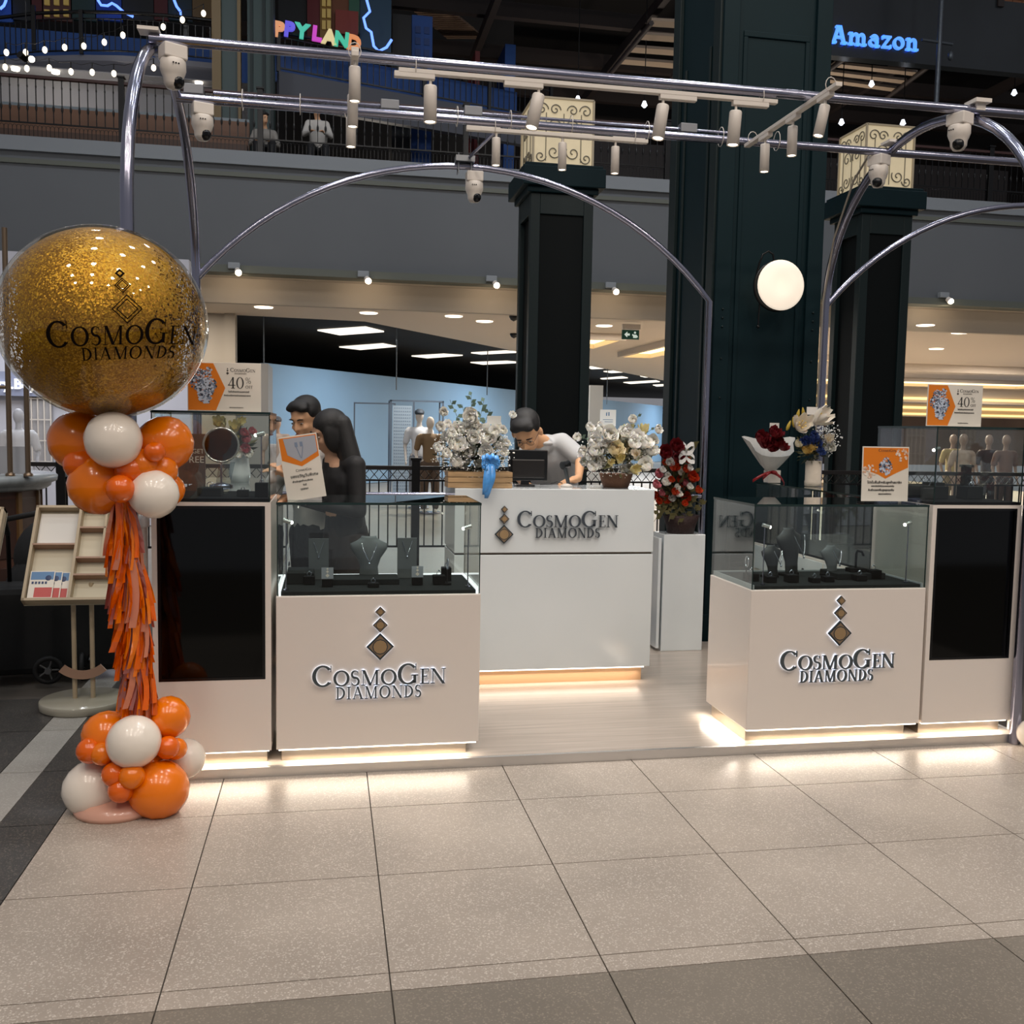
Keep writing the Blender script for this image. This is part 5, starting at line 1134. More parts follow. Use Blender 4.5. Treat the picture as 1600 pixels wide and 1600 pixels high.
def small_pillar(x0, x1, y, label, lab2):
    w = x1-x0; cx = (x0+x1)/2; t = thing('green_pillar', label, 'pillar', (cx, y+w/2, 0), 0, 'dark green pillars with lamp boxes behind the kiosk'); h = w/2
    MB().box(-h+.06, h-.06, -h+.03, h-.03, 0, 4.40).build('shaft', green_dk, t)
    m = MB(); 
    for sx in (-1, 1):
        for sy in (-1, 1): m.box(min(sx*h, sx*(h-.12)), max(sx*h, sx*(h-.12)), min(sy*h, sy*(h-.12)), max(sy*h, sy*(h-.12)), 0, 4.40)
    m.box(-h+.12, h-.12, -h, -h+.05, 4.15, 4.40).box(-h, -h+.05, -h+.12, h-.12, 4.15, 4.40).build('corner_board', green_d, t, .006)
    MB().box(-h-.05, h+.05, -h-.05, h+.05, 4.40, 4.47).box(-h-.12, h+.12, -h-.12, h+.12, 4.47, 4.70).box(-h-.09, h+.09, -h-.09, h+.09, 4.70, 4.74).build('capital', green, t, .01)
    L = thing('lamp_box', lab2, 'lamp', (cx, y+h, 4.74), 0, 'cream scrollwork lamp boxes on the pillars'); g = h-.02; Z = .80
    MB().box(-g+.01, g-.01, -g+.01, g-.01, .01, Z-.01).build('glowing_panel', M('lampbox_glow', '#b7a98c', .6, emit=.42, ecol='#e8d6b0', var=.18, scale=3), L)
    m = MB()
    for sx in (-1, 1):
        for sy in (-1, 1): m.box(sx*g-.012, sx*g+.012, sy*g-.012, sy*g+.012, 0, Z)
    for z in (0, Z): 
        m.box(-g, g, -g-.012, -g+.012, z-.01, z+.012).box(-g-.012, -g+.012, -g, g, z-.01, z+.012)
    m.build('metal_frame', M('lamp_frame', '#b9ab90', .5), L)
    scr = M('scroll_iron', '#77705f', .5)
    def spiral(c, r, turns, a0, sgn, face):
        pts = []
        for i in range(26):
            u = i/25; a = a0+sgn*u*turns*2*PI; q = r*(1-u*.85)
            A, B = c[0]+q*math.cos(a), c[1]+q*math.sin(a); pts.append((A, -g-.008, B) if face == 0 else (-g-.008, A, B))
        return pts
    for face in (0, 1):
        for (a, z, r, s0, sg) in ((-.11, .66, .07, 0, 1), (.11, .66, .07, PI, -1), (-g+.10, .66, .08, 0, 1), (g-.10, .66, .08, PI, -1), (-.12, .46, .10, -.5, 1), (.12, .46, .10, PI+.5, -1), (-.12, .16, .09, .5, -1), (.12, .16, .09, PI-.5, 1), (-g+.09, .10, .07, 0, -1), (g-.09, .10, .07, PI, 1)):
            MB().tube(spiral((a, z), r, 1.3, s0, sg, face), .008, 6).build('scroll', scr, L)
        for a in (-.22, 0, .22):
            p = [(a, -g-.006, .05), (a, -g-.006, .62)] if face == 0 else [(-g-.006, a, .05), (-g-.006, a, .62)]
            MB().tube(p, .006, 6).build('scroll_bar', scr, L)
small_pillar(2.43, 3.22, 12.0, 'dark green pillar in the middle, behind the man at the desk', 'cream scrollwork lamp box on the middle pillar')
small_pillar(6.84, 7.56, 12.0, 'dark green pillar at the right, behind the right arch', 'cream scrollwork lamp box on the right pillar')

# ------------------------------------------------------------------ railing along the void behind the kiosk
def railing(name, label, P0, P1, z0, H, step, posts, top_mat, cross=True, hoops=False, group=None, knob=False):
    P0, P1 = V(*P0), V(*P1); d = (P1-P0); L = d.length; rz = math.atan2(d.y, d.x); t = thing(name, label, 'railing', (P0.x, P0.y, z0), rz, group)
    MB().box(0, L, -.035, .035, H-.045, H).build('top_rail', top_mat, t, .004)
    zb = .24 if hoops else .20
    zt = H-.17 if cross else H-.045
    MB().box(0, L, -.012, .012, zb, zb+.022).build('bottom_rail', blackm, t)
    if cross: MB().box(0, L, -.012, .012, zt, zt+.02).build('middle_rail', blackm, t)
    n = int(L/step)
    b = MB().box(-.007, .007, -.007, .007, zb+.02, zt)
    if knob: b.lathe([(.007, -.06), (.018, -.02), (.018, .02), (.007, .06)], 8, (0, 0, (zb+zt)/2-.10)); b.lathe([(.007, -.03), (.014, 0), (.007, .03)], 8, (0, 0, zt-.12))
    bm_ = b.mesh('baluster', [blackm]); xm = MB()
    if cross:
        h = .105; q = step/2-.006; xm.tube([(-q, 0, zt+.022), (q, 0, zt+h+.02)], .0045, 5).tube([(q, 0, zt+.022), (-q, 0, zt+h+.02)], .0045, 5); xm = xm.mesh('cross', [blackm])
    for i in range(n):
        link('baluster', bm_, t, loc=(step*(i+.5), 0, 0))
        if cross: link('cross', xm, t, loc=(step*(i+1), 0, 0))
    for x in posts: MB().box(x-.045, x+.045, -.045, .045, 0, H+.06).box(x-.06, x+.06, -.06, .06, H+.06, H+.09).build('newel_post', blackm, t, .004)
    if hoops:
        m = MB(); k = int(L/.062)
        for i in range(k):
            x = .062*i; m.box(x-.004, x+.004, -.004, .004, .02, .18); m.tube([(x-.031+.031*math.cos(q*PI/4), 0, .18+.04*math.sin(q*PI/4)) for q in range(5)], .004, 4, cap=False)
        m.box(0, L, -.012, .012, 0, .02)
        o = m.build('hoop_band', blackm, t); o['kind'] = 'stuff'
    return t
railing('railing', 'black iron railing with crossed top band behind the kiosk', (-3.0, 10.8), (13.0, 10.8), -.01, 1.10, .100, (0.3, 3.95, 7.4, 10.7, 14.0), M('rail_dark_brown', '#15100e', .4))
brown_rail = M('rail_red_brown', '#3a2320', .35)
railing('railing', 'long upstairs railing with red-brown handrail above the grey fascia', (-6.0, 17.05), (13.6, 17.05), 5.945, .975, .128, (2.75, 4.9, 8.3, 11.9, 15.4, 18.3), brown_rail, cross=False, hoops=True, knob=True)

# ------------------------------------------------------------------ the building behind
dg = M('fascia_grey', '#5f6367', .7, var=.04, scale=.6)
struct(MB().box(-9, 20, 17.0, 17.25, 4.12, 5.74), 'wall_fascia', dg)
struct(MB().box(-9, 20, 16.93, 17.4, 5.74, 5.96), 'trim_ledge', M('ledge_grey', '#7d8388', .6))
struct(MB().box(-9, 20, 16.96, 17.0, 5.55, 5.62).box(-9, 20, 16.9, 17.3, 4.00, 4.12), 'trim_line', M('trim_greygreen', '#5c6058', .6))
struct(MB().box(-9, 20, 17.55, 17.72, 3.58, 4.3), 'wall_recess', M('recess_cream', '#a89e90', .7))
for x_ in (-4, 1.5, 7, 12.5): o = area('cove_wash', (x_, 17.31, 3.97), 5.4, 1.1, (1, .80, .58), (math.radians(62), 0, 0), sy=.05)
struct(MB().box(-9, 20, 17.3, 17.75, 4.0, 4.05), 'trim_recess', M('recess_cream', '#8d857a', .7))
struct(MB().box(-9, 20, 17.1, 30, 5.80, 5.95), 'floor_upstairs', M('upstairs_floor', '#4d4a46', .5))
cream_c = M('gallery_ceiling', '#cfc2b2', .75)
cm = MB(); cm.hprism([(-12, 17.6), (45, 17.6), (45, 70), (36, 70), (20, 47.7), (9.4, 32.61), (.73, 20.26), (-1.63, 20.0), (-12, 20.0)], 3.64, 3.80)
struct(cm, 'ceiling_gallery', cream_c)
# stepped coves in the gallery ceiling, to the right
warm = M('cove_light', '#ffdf9e', .5, emit=2.6)
def cove(x0, x1, y0, y1, z, label):
    t = thing('ceiling_cove', label, 'ceiling light', ((x0+x1)/2, (y0+y1)/2, z), 0, 'warm cove lights in the gallery ceiling'); w, h = (x1-x0)/2, (y1-y0)/2
    m = MB().box(-w, w, -h, -h+.12, -.14, -.0).box(-w, w, h-.12, h, -.14, 0).box(-w, -w+.12, -h+.12, h-.12, -.14, 0).box(w-.12, w, -h+.12, h-.12, -.14, 0); m.build('cove_frame', cream_c, t)
    MB().box(-w+.12, w-.12, -h+.12, h-.12, -.03, -.01).build('cove_panel', warm, t)
cove(7.6, 8.6, 21.3, 25.5, 3.64, 'amber cove beside the exit sign'); cove(10.6, 13.2, 24.0, 27.5, 3.64, 'second amber cove right of the exit sign'); cove(16.5, 27, 32, 35, 3.64, 'long warm cove in the ceiling at the far right')
cove(4.9, 6.4, 20.8, 23.2, 3.64, 'amber cove left of the middle pillar')
struct(MB().box(15, 45, 26.0, 26.6, 3.42, 3.64).box(18.5, 45, 38, 38.8, 3.0, 3.64).box(23, 45, 46, 46.6, 2.6, 3.64), 'trim_bulkhead', cream_c)
struct(MB().box(18.5, 45, 37.9, 38, 3.12, 3.22).box(23, 45, 45.9, 46, 3.0, 3.12).box(23, 45, 45.9, 46, 2.68, 2.78), 'trim_cove_glow', M('cove_glow2', '#ffd98f', .5, emit=1.5))
struct(MB().box(18, 45, 50, 50.3, 0, 3.64), 'wall_far', M('far_wall', '#8b6f58', .7, var=.25, scale=.5))
for i, (x, l) in enumerate(((21.5, 'dim shopfront at the far right, left one'), (24.6, 'dim shopfront at the far right, middle one'), (27.8, 'dim shopfront at the far right, right one'))):
    t = thing('shopfront', l, 'shop', (x, 49.6, 0), 0, 'far shopfronts'); MB().box(-1.3, 1.3, 0, .3, 0, 2.6).build('opening', M('shop_dark', '#2b2522', .6), t); MB().box(-1.2, 1.2, -.05, 0, 2.05, 2.5).build('header', M('shop_header', '#b78b67', .6), t)
    for q in (-.8, 0, .8): MB().box(q-.06, q+.06, -.08, 0, 1.8, 1.88).build('shop_lamp', glow, t)
def onz(px, py, z):
    d = _fw*F_PX + CR*(px-800) - CU*(py-800); return V(0, 0, CAM_H)+d*((z-CAM_H)/d.z)
# the blue shop: black ceiling, lit panels, blue wall
A, B = onz(413, 567, 2.95), onz(960, 626.3, 2.95)
B = A+(B-A)*1.35
sh = M('shop_black', '#050506', .9)
struct(MB().add([(-1.63, 20.02, 3.78), (.73, 20.28, 3.78), (9.4, 32.63, 3.78), (22, 50.6, 3.78), (22, 62, 3.78), (-4, 60, 3.78), (-4, 20.02, 3.78)], [(0, 1, 2, 3, 4, 5, 6)]), 'ceiling_shop', sh)
dv = (B-A); dv.z = 0; nv = V(dv.y, -dv.x, 0).normalized()
bl = MB(); a, b = V(A.x, A.y, 0), V(B.x, B.y, 0); e = -nv*.12
bl.add([a, b, b+e, a+e, a+V(0, 0, 2.95), b+V(0, 0, 2.95), b+e+V(0, 0, 2.95), a+e+V(0, 0, 2.95)], [(0, 1, 5, 4), (3, 7, 6, 2), (4, 5, 6, 7), (0, 4, 7, 3), (1, 2, 6, 5)])
struct(bl, 'wall_blue', M('blue_wall', '#7d9fbd', .6, var=.04, scale=.5))
struct(MB().add([a-nv*8+V(0, 0, 0), b-nv*8, b-nv*8+V(0, 0, 3.8), a-nv*8+V(0, 0, 3.8)], [(0, 1, 2, 3)]), 'wall_shop_rear', sh)
mid = (A+B)/2
for u, pw_ in ((.06, 150), (.30, 230), (.60, 330), (.92, 330)):  # added area lamps that brighten the blue wall, separate from the lit panels
    p = A.lerp(B, u)+nv*2.8; o = area('shop_fill', (p.x, p.y, 3.5), 2.5, pw_, (.88, .95, 1.0)); o.rotation_euler = (0, 0, 0)
panel_m = M('light_panel', '#fff4e2', .5, emit=1.35)
for i, q in enumerate([[(496, 517), (571, 512), (600, 519), (531, 524)], [(530, 543), (598, 538), (619, 542), (563, 547)], [(643, 557), (693, 554), (723, 556), (668, 560)], [(736, 552), (790, 549), (815, 551), (752, 554)], [(735, 567), (792, 565), (815, 567), (755, 570)],
        [(915, 574), (955, 572), (969, 575), (925, 577)], [(943, 581), (1000, 578), (1011, 580), (955, 583)], [(938, 592), (972, 589), (981, 591), (942, 593)], [(1000, 588), (1040, 586), (1046, 588), (1008, 590)], [(974, 598), (1025, 595), (1031, 597), (985, 600)], [(1020, 602), (1040, 601), (1044, 603), (1026, 604)]]):
    P = [onz(*c, 3.74) for c in q]; c = sum(P, V(0, 0, 0))/4; t = MB(); vs = [p-c for p in P]+[p-c+V(0, 0, .03) for p in P]
    o = t.add(vs, [(0, 3, 2, 1), (4, 5, 6, 7), (0, 1, 5, 4), (1, 2, 6, 5), (2, 3, 7, 6), (3, 0, 4, 7)]).build('ceiling_panel_light', panel_m); o.location = c
    tag(o, ['largest lit panel in the black shop ceiling', 'second lit panel from the left in the black shop ceiling', 'third lit panel from the left', 'upper of two lit panels left of the middle pillar', 'lower of two lit panels left of the middle pillar', 'lit panel touching the right side of the middle pillar', 'long lit panel right of the middle pillar', 'lit panel above the white partition', 'lit panel touching the big pillar', 'long lower lit panel between the pillars', 'lowest lit panel beside the big pillar'][i], 'ceiling light', 'lit panels in the black shop ceiling')
t = thing('shop_mullions', 'thin metal hangers and posts of the glass shopfront', 'shopfront', (.73, 20.3, 0))
for px, py0, py1 in ((620, 515, 588), (762, 548, 600), (412, 497, 560), (949, 590, 618)):
    u = (px-570)/380; Y = 20.4+max(0, u)*12; p, q = ony(px, py0, Y), ony(px, py1, Y); MB().cyl((p.x-.73, p.y-20.3, q.z-.3), (p.x-.73, p.y-20.3, 3.7), .014, n=6).build('mullion', M('mullion_grey', '#55606a', .4), t)
struct(MB().box(-1.75, -1.15, 19.9, 21.5, 0, 2.72), 'wall_shop_side', M('shop_side_grey', '#878787', .6))
struct(MB().box(-3.6, -1.75, 19.8, 20.1, 0, 3.64).box(-1.95, -1.75, 19.7, 19.85, 0, 3.64).box(-2.75, -2.68, 19.7, 19.85, 0, 3.64), 'wall_pilaster', M('cream_wall', '#a69c8d', .6))
t = MB().box(-2.62, -2.48, 19.68, 19.80, 2.0, 3.05); tag(t.build('display_strip', M('display_black', '#101214', .3)), 'narrow dark display beside the cream pilaster', 'display')
tag(MB().box(3.0, 3.27, 19.0, 19.2, 0, ony(930, 602, 19).z).build('partition_post', M('partition_white', '#c6c9c8', .5)), 'white partition post between the middle pillar and the blue wall', 'partition').location = (ony(921, 650, 19).x-3.0, 0, 0)
# fascia spotlights
for i, (px, py) in enumerate(((369, 422), (571, 435), (771, 442), (957, 452), (1478, 467))):
    p = ony(px, py, 16.86); t = thing('fascia_spotlight', ['leftmost wall spotlight on the grey fascia', 'second wall spotlight on the grey fascia', 'third wall spotlight, left of the middle pillar', 'wall spotlight right of the middle pillar', 'wall spotlight on the fascia at the far right'][i], 'spotlight', p, 0, 'bright wall spotlights on the grey fascia')
    MB().box(-.13, .06, -.02, .08, .02, .12).build('housing', M('housing_grey', '#8a9095', .5), t, .01); MB().cyl((.02, -.02, 0), (.04, -.08, -.05), .045, .055).build('lamp_head', whitep, t)
    MB().ball((.045, -.09, -.055), .05, 12, 8).build('bulb', M('bulb_bright', '#ffe6c0', .5, emit=16), t)
    d = bpy.data.lights.new('fascia_light', 'SPOT'); d.energy = 7; d.spot_size = 2.2; d.spot_blend = .8; d.color = (1, .78, .55); o = bpy.data.objects.new('fascia_light', d); col.objects.link(o); o.location = p+V(.05, .0, -.16); o.rotation_euler = (math.radians(78), 0, 0)
for i, (px, py) in enumerate(((412, 480), (576, 489), (709, 494), (757, 502), (1446, 508), (1500, 520), (1463, 545), (944, 509), (995, 556))):
    p = onz(px, py, 3.635); tag(MB().lathe([(0, -.012), (.16, -.012), (.17, 0), (0, 0)], 16).build('downlight', M('downlight', '#ffefd8', .5, emit=3)), ['leftmost round downlight, above the shop opening', 'round downlight below the second wall spotlight', 'round downlight left of the third wall spotlight', 'round downlight right below the third wall spotlight', 'round downlight in the far right ceiling, nearest the fascia', 'round downlight in the far right ceiling, second from the fascia', 'lower round downlight in the far right ceiling', 'round downlight left of the exit sign', 'round downlight below the exit sign'][i], 'ceiling light', 'downlights in the gallery ceiling').location = p
# exit sign
t = thing('exit_sign', 'green running-man exit sign with a left arrow hanging from the gallery ceiling', 'sign', (ony(985, 523, 18.5).x, 18.5, ony(985, 523, 18.5).z))
MB().box(-.17, .17, -.02, .02, -.09, .09).build('panel', M('exit_green', '#1e4a3c', .5, emit=.15), t); MB().box(-.17, .19, -.03, .03, .10, .20).build('hanger', whitep, t)
MB().prism([(-.13, 0), (-.07, -.055), (-.07, -.02), (-.02, -.02), (-.02, .02), (-.07, .02), (-.07, .055)], -.026, -.02).build('arrow', M('exit_white', '#d8e8dc', .5, emit=.6), t)
MB().box(.05, .12, -.026, -.02, -.06, .0).ball((.085, -.022, .04), (.022, .004, .022), 8, 6).box(.03, .05, -.026, -.02, -.02, .01).box(.12, .14, -.026, -.02, -.05, -.02).build('figure', _mats['exit_white'], t)
for x, z, l in ((4.05, 3.60, 'black dome camera under the gallery ceiling, upper one'), (4.02, 3.36, 'black dome camera under the gallery ceiling, lower one')):
    p = onz(803, 493 if z > 3.5 else 521, 3.64); o = MB().lathe([(0, 0), (.09, 0), (.09, -.03), (.06, -.08), (0, -.11)], 16).build('dome_camera', blackf); o.location = p; tag(o, l, 'camera', 'dome cameras')
# mannequins
def mannequin(px, Y, zf, H, label, top, bottom, cap=None, head='#b7b4b0', th=0):
    p = ony(px, 700, Y); t = thing('mannequin', label, 'mannequin', (p.x, Y, zf), th, 'mannequins in the shops'); s = H/1.75; I = lambda a, r: ('s', V(*a)*s, tuple(q*s for q in r))
    C = lambda a, b, r0, r1: ('c', V(*a)*s, V(*b)*s, r0*s, r1*s)
    P = [I((0, 0, 1.64), (.075, .09, .115)), C((0, .01, 1.42), (0, 0, 1.56), .05, .045), C((-.19, 0, 1.40), (.19, 0, 1.40), .045, .045), C((0, 0, 1.30), (0, 0, .95), .115, .11)]
    for q in (-1, 1): P += [C((q*.20, 0, 1.38), (q*.25, .03, 1.1), .042, .035), C((q*.25, .03, 1.1), (q*.24, -.06, .86), .034, .024), I((q*.24, -.08, .80), (.022, .03, .05)), C((q*.09, 0, .92), (q*.10, 0, .5), .078, .05), C((q*.10, 0, .5), (q*.10, .02, .09), .05, .033), I((q*.10, -.04, .04), (.04, .11, .04))]
    blob('body', P, M('mannequin_'+head, head, .5), t, .02*s, 3)
    P = [C((0, 0, 1.32), (0, 0, .95), .135, .135), C((-.17, 0, 1.38), (.17, 0, 1.38), .065, .065)]+[C((q*.20, 0, 1.36), (q*.235, .02, 1.18), .062, .060) for q in (-1, 1)]
    blob('shirt', P, M('cloth'+top, top, .8), t, .022*s, 3)
    P = [C((0, 0, .97), (0, 0, .88), .13, .13)]+[C((q*.09, 0, .88), (q*.11, 0, .12), .095, .065) for q in (-1, 1)]
    blob('trousers', P, M('cloth'+bottom, bottom, .8), t, .022*s, 3)
    if cap: blob('cap', [I((0, 0, 1.70), (.088, .10, .07)), I((.0, -.08, 1.69), (.06, .09, .015))], M('cloth'+cap, cap, .7), t, .016*s, 2)
    MB().lathe([(0, .0), (.2, .0), (.2, .02), (0, .02)], 20).build('stand_plate', steel, t)
mannequin(655, 18.6, .0, 1.86, 'mannequin in white shirt and dark cap before the blue wall', '#b7bcc2', '#6a6f78', cap='#273645')
mannequin(672, 17.5, .0, 1.72, 'mannequin in tan vest right of the capped one', '#6c563a', '#4a3a2c', head='#c2b8aa')
mannequin(433, 17.6, .0, 1.66, 'mannequin in a grey cap behind the left glass cube', '#b8a596', '#5b5a5c', cap='#55575e', head='#b59680')
mannequin(30, 12.2, .25, 1.40, 'small white mannequin at the far left shop', '#d9dbe0', '#cfd4dc', head='#c9ccd4')
for px, l, c1, c2 in ((1505, 'mannequin in a pale dress seen through the right glass cube', '#b79f8c', '#9a8272'), (1545, 'mannequin in dark brown seen through the right glass cube', '#2c1916', '#231a18'), (1572, 'mannequin in brown and tan at the right end', '#6d4c3a', '#3b2a24'), (1489, 'mannequin in yellow-beige seen through the right glass cube', '#b39a66', '#7d6a4c')):
    mannequin(px, {1505: 15.0, 1545: 16.2, 1572: 15.4, 1489: 17.0}[px], .0, 1.58, l, c1, c2, head='#9a7c68')
# pegboard frame by the blue wall
p0, p1 = ony(610, 625, 19.5), ony(648, 625, 19.5); x0, x1 = p0.x, p1.x
t = thing('pegboard_rack', 'tall grey metal frame with pegboard before the blue wall', 'rack', ((x0+x1)/2, 19.5, 0)); w = (x1-x0)/2
fm = M('rack_metal', '#5e6d80', .4, .5); m = MB().box(-w, -w+.03, 0, .03, 0, 2.06).box(w-.03, w, 0, .03, 0, 2.06).box(-w+.03, w-.03, 0, .03, 2.03, 2.06)
m.box(w+.55, w+.58, 0, .03, 0, 2.06).box(w, w+.55, 0, .03, 2.03, 2.06).box(-w, -w+.03, .6, .63, 0, 2.06).box(w+.55, w+.58, .6, .63, 0, 2.06).box(-w, -w+.03, 0, .6, 2.03, 2.06).box(w+.55, w+.58, 0, .6, 2.03, 2.06); m.build('frame', fm, t)
pg = MB().box(-w+.05, w-.05, .03, .045, .2, 1.95).build('pegboard', M('pegboard', '#8fa4b8', .6), t)
m = MB()
for i in range(8):
    for j in range(26): x = -w+.09+i*((2*w-.18)/7); z = .3+j*.064; m.box(x-.012, x+.012, .027, .03, z-.012, z+.012)
m.build('peg_holes', M('peg_dark', '#6d8298', .6), t)['kind'] = 'stuff'
tag(MB().box(0, .9, 0, .03, 2.02, 2.05).box(0, .03, 0, .03, 0, 2.02).box(.87, .9, 0, .03, 0, 2.02).build('wall_frame', fm), 'low open metal frame against the blue wall behind the woman', 'rack').location = (.55, 21.6, 0)

# ------------------------------------------------------------------ far left: shop and wooden kiosk
struct(MB().box(-8.5, -2.0, 15.2, 15.4, 0, 3.9), 'wall_left_shop', M('left_shop_wall', '#c4c5cf', .6))
t = thing('shop_sign', 'lit shop sign reading Shop Try Buy, cut off by the left edge', 'sign', (ony(0, 600, 15).x, 15.0, ony(0, 600, 15).z))
MB().box(-1.8, 1.15, .05, .15, -.16, .18).build('sign_band', M('sign_band', '#8e95ae', .5), t)
vs, fs = text_polys('Shop.Try.Buy', .20, .03, 'RIGHT', .004); MB().at(T(ony(56, 600, 15).x-t.location.x, .03, -.06)).add(vs, fs).build('sign_lettering', M('sign_white', '#f0f0f4', .5, emit=.9), t)
t = thing('lattice_window', 'grey lattice display window in the far left shop', 'window', (ony(60, 670, 15.1).x, 15.1, 0)); gz = ony(60, 722, 15.1).z, ony(60, 618, 15.1).z
MB().box(-.18, .18, .02, .06, gz[0], gz[1]).build('back_panel', M('lattice_back', '#9c9a9c', .5), t)
for i in range(5): MB().box(-.18+.085*i, -.165+.085*i, -.01, .02, gz[0], gz[1]).build('vertical_bar', whitep, t)
for i in range(4): MB().box(-.18, .18, -.012, -.01, gz[0]+.3*i, gz[0]+.3*i+.015).build('horizontal_bar', whitep, t)
area('left_shop_light', (-3.6, 13.6, 3.4), 1.6, 60, (.93, .95, 1.0))
t = thing('wooden_kiosk', 'round wooden kiosk with a grey stone top and brass posts at the left edge', 'kiosk', (-2.66, 7.35, 0))
MB().lathe([(0, 1.03), (.70, 1.03), (.73, 1.05), (.735, 1.07), (.77, 1.085), (.775, 1.12), (.76, 1.135), (0, 1.135)], 48).build('stone_top', M('stone_top', '#8f9699', .25, var=.2, scale=8), t)
MB().lathe([(.66, .0), (.66, 1.03)], 16, smooth=False).build('wood_body', M('kiosk_wood', '#54362a', .5, var=.2, scale=6, stretch=(1, 1, .2)), t)
for k in range(16):
    a = (k+.5)*2*PI/16+.0; r = .655*math.cos(PI/16); X = Matrix.Rotation(a, 4, 'Z') @ Matrix.Translation((r, 0, 0))
    MB().at(X).box(0, .012, -.10, .10, .10, .52).box(0, .012, -.10, .10, .58, .98).build('wood_panel', M('kiosk_panel', '#3a241c', .5), t, .004)
    MB().at(Matrix.Rotation(k*2*PI/16, 4, 'Z')).box(.645, .675, -.018, .018, 0, 1.02).build('stile', M('kiosk_stile', '#6b5030', .5), t)
brass = M('brass_post', '#7b6a58', .3, .8)
for px, zt_ in ((16, 2.75), (44, 2.35)):
    p = ony(px, 738, 7.0)-V(-2.66, 7.35, 0); MB().cyl((p.x, p.y, 1.135), (p.x, p.y, zt_), .017).lathe([(.03, 1.135), (.03, 1.15), (.017, 1.16)], 14, (p.x, p.y, 0)).build('brass_post', brass, t)
MB().cyl((-.35, -.35, 1.72), (p.x-.12, p.y, 1.72), .012).build('brass_rail', brass, t)
tag(MB().box(-.10, .10, 0, .006, 0, .19).build('info_card', M('info_grey', '#9fa1a6', .5)), 'grey information card standing on the stone top of the round kiosk', 'sign').location = (-2.14, 7.25, 1.136)
t = thing('sale_board', 'brown buy two get one free board behind the left glass cube', 'sign', (ony(300, 745, 5.5).x, 5.5, 1.178))
MB().box(-.07, .07, 0, .008, 0, .27).build('board', M('board_brown', '#4a3832', .5), t); m = MB()
for s, sz, tx, tz in (('BUY 2 GET', .034, .064, .165), ('1 FREE', .05, .064, .115)):
    vs, fs = text_polys(s, sz, .001, 'RIGHT'); m.at(T(tx, -.001, tz)).add(vs, fs)
m.build('board_lettering', M('board_ink', '#cbb9aa', .5), t)

# ------------------------------------------------------------------ upstairs
uw = M('upstairs_wall', '#77797f', .7); struct(MB().box(-9, -1.3, 20.6, 20.8, 5.95, 8.05), 'wall_upstairs_left', uw)
struct(MB().box(-9, -1.3, 20.15, 20.6, 8.062, 8.08), 'ceiling_under_balcony', uw)
for i, px in enumerate((28, 90, 312)):
    p = ony(px, 112, 20.4); o = MB().lathe([(0, -.05), (.07, -.05), (.075, 0), (0, 0)], 16).build('upstairs_downlight', glow); o.location = (p.x, 20.25, 8.06); tag(o, 'warm downlight washing the upstairs wall, '+['leftmost', 'second from left', 'beside the green column'][i], 'ceiling light', 'downlights above the upstairs wall')
    d = bpy.data.lights.new('wall_wash', 'SPOT'); d.energy = 150; d.spot_size = 1.0; d.spot_blend = .4; d.color = (1, .86, .68); q = bpy.data.objects.new('wall_wash', d); col.objects.link(q); q.location = (p.x, 19.9, 7.95); q.rotation_euler = (math.radians(32), 0, 0)
t = thing('bench_wall', 'long brown seat back behind the upstairs railing', 'bench', (-4.0, 18.7, 5.95))
bh = ony(100, 170, 18.7).z-5.95
MB().box(-3, 2.6, 0, .15, 0, bh).build('seat_back', M('bench_brown', '#6b4c38', .6, var=.1, scale=2), t); MB().box(-3, 2.6, -.5, 0, 0, .45).build('seat', M('bench_seat', '#4a352a', .6), t); MB().box(-3, 2.6, .0, .18, bh, bh+.05).build('cap_rail', M('bench_cap', '#6f7a80', .4), t)
# second balcony, left
BP = [ony(px, 100, Y) for px, Y in ((-60, 21.3), (0, 21.0), (60, 20.6), (125, 20.35), (190, 20.2), (260, 20.15), (340, 20.2))]
zb = 8.42; m = MB(); n = len(BP); vs = []
for z, dy in ((zb-.38, .25), (zb-.10, 0), (zb, 0), (zb, 2.5)): vs += [(p.x, p.y+dy, z) for p in BP]
fs = [(i*n+j, i*n+j+1, (i+1)*n+j+1, (i+1)*n+j) for i in range(3) for j in range(n-1)]; m.add(vs, fs)
struct(m, 'floor_balcony_left', M('balcony_slab', '#6d6f79', .6))
t = thing('balcony_railing', 'curved black railing of the second upper balcony, at top left', 'railing', (0, 0, 0), 0, 'upper balcony railings')
MB().tube([(p.x, p.y, zb+.78) for p in BP], .035, 8).build('top_rail', blackm, t); MB().tube([(p.x, p.y, zb+.66) for p in BP], .012, 6).build('upper_rail', blackm, t); MB().tube([(p.x, p.y, zb+.08) for p in BP], .015, 6).build('bottom_rail', blackm, t)
bmh = MB().box(-.008, .008, -.008, .008, .06, .66).mesh('baluster', [blackm]); pmh = MB().box(-.035, .035, -.03, .03, 0, .80).mesh('post', [blackm])
for i in range(n-1):
    for k in range(7): link('baluster', bmh, t, loc=BP[i].lerp(BP[i+1], k/7)*1.0+V(0, 0, zb-BP[i].lerp(BP[i+1], k/7).z))
for px in (53, 127, 290): p = ony(px, 60, 20.3); link('post', pmh, t, loc=(p.x, 20.3, zb))
navy = M('navy_board', '#16478a', .6); struct(MB().box(-9, -1.5, 22.6, 22.8, 8.35, 9.62), 'wall_navy_left', navy)
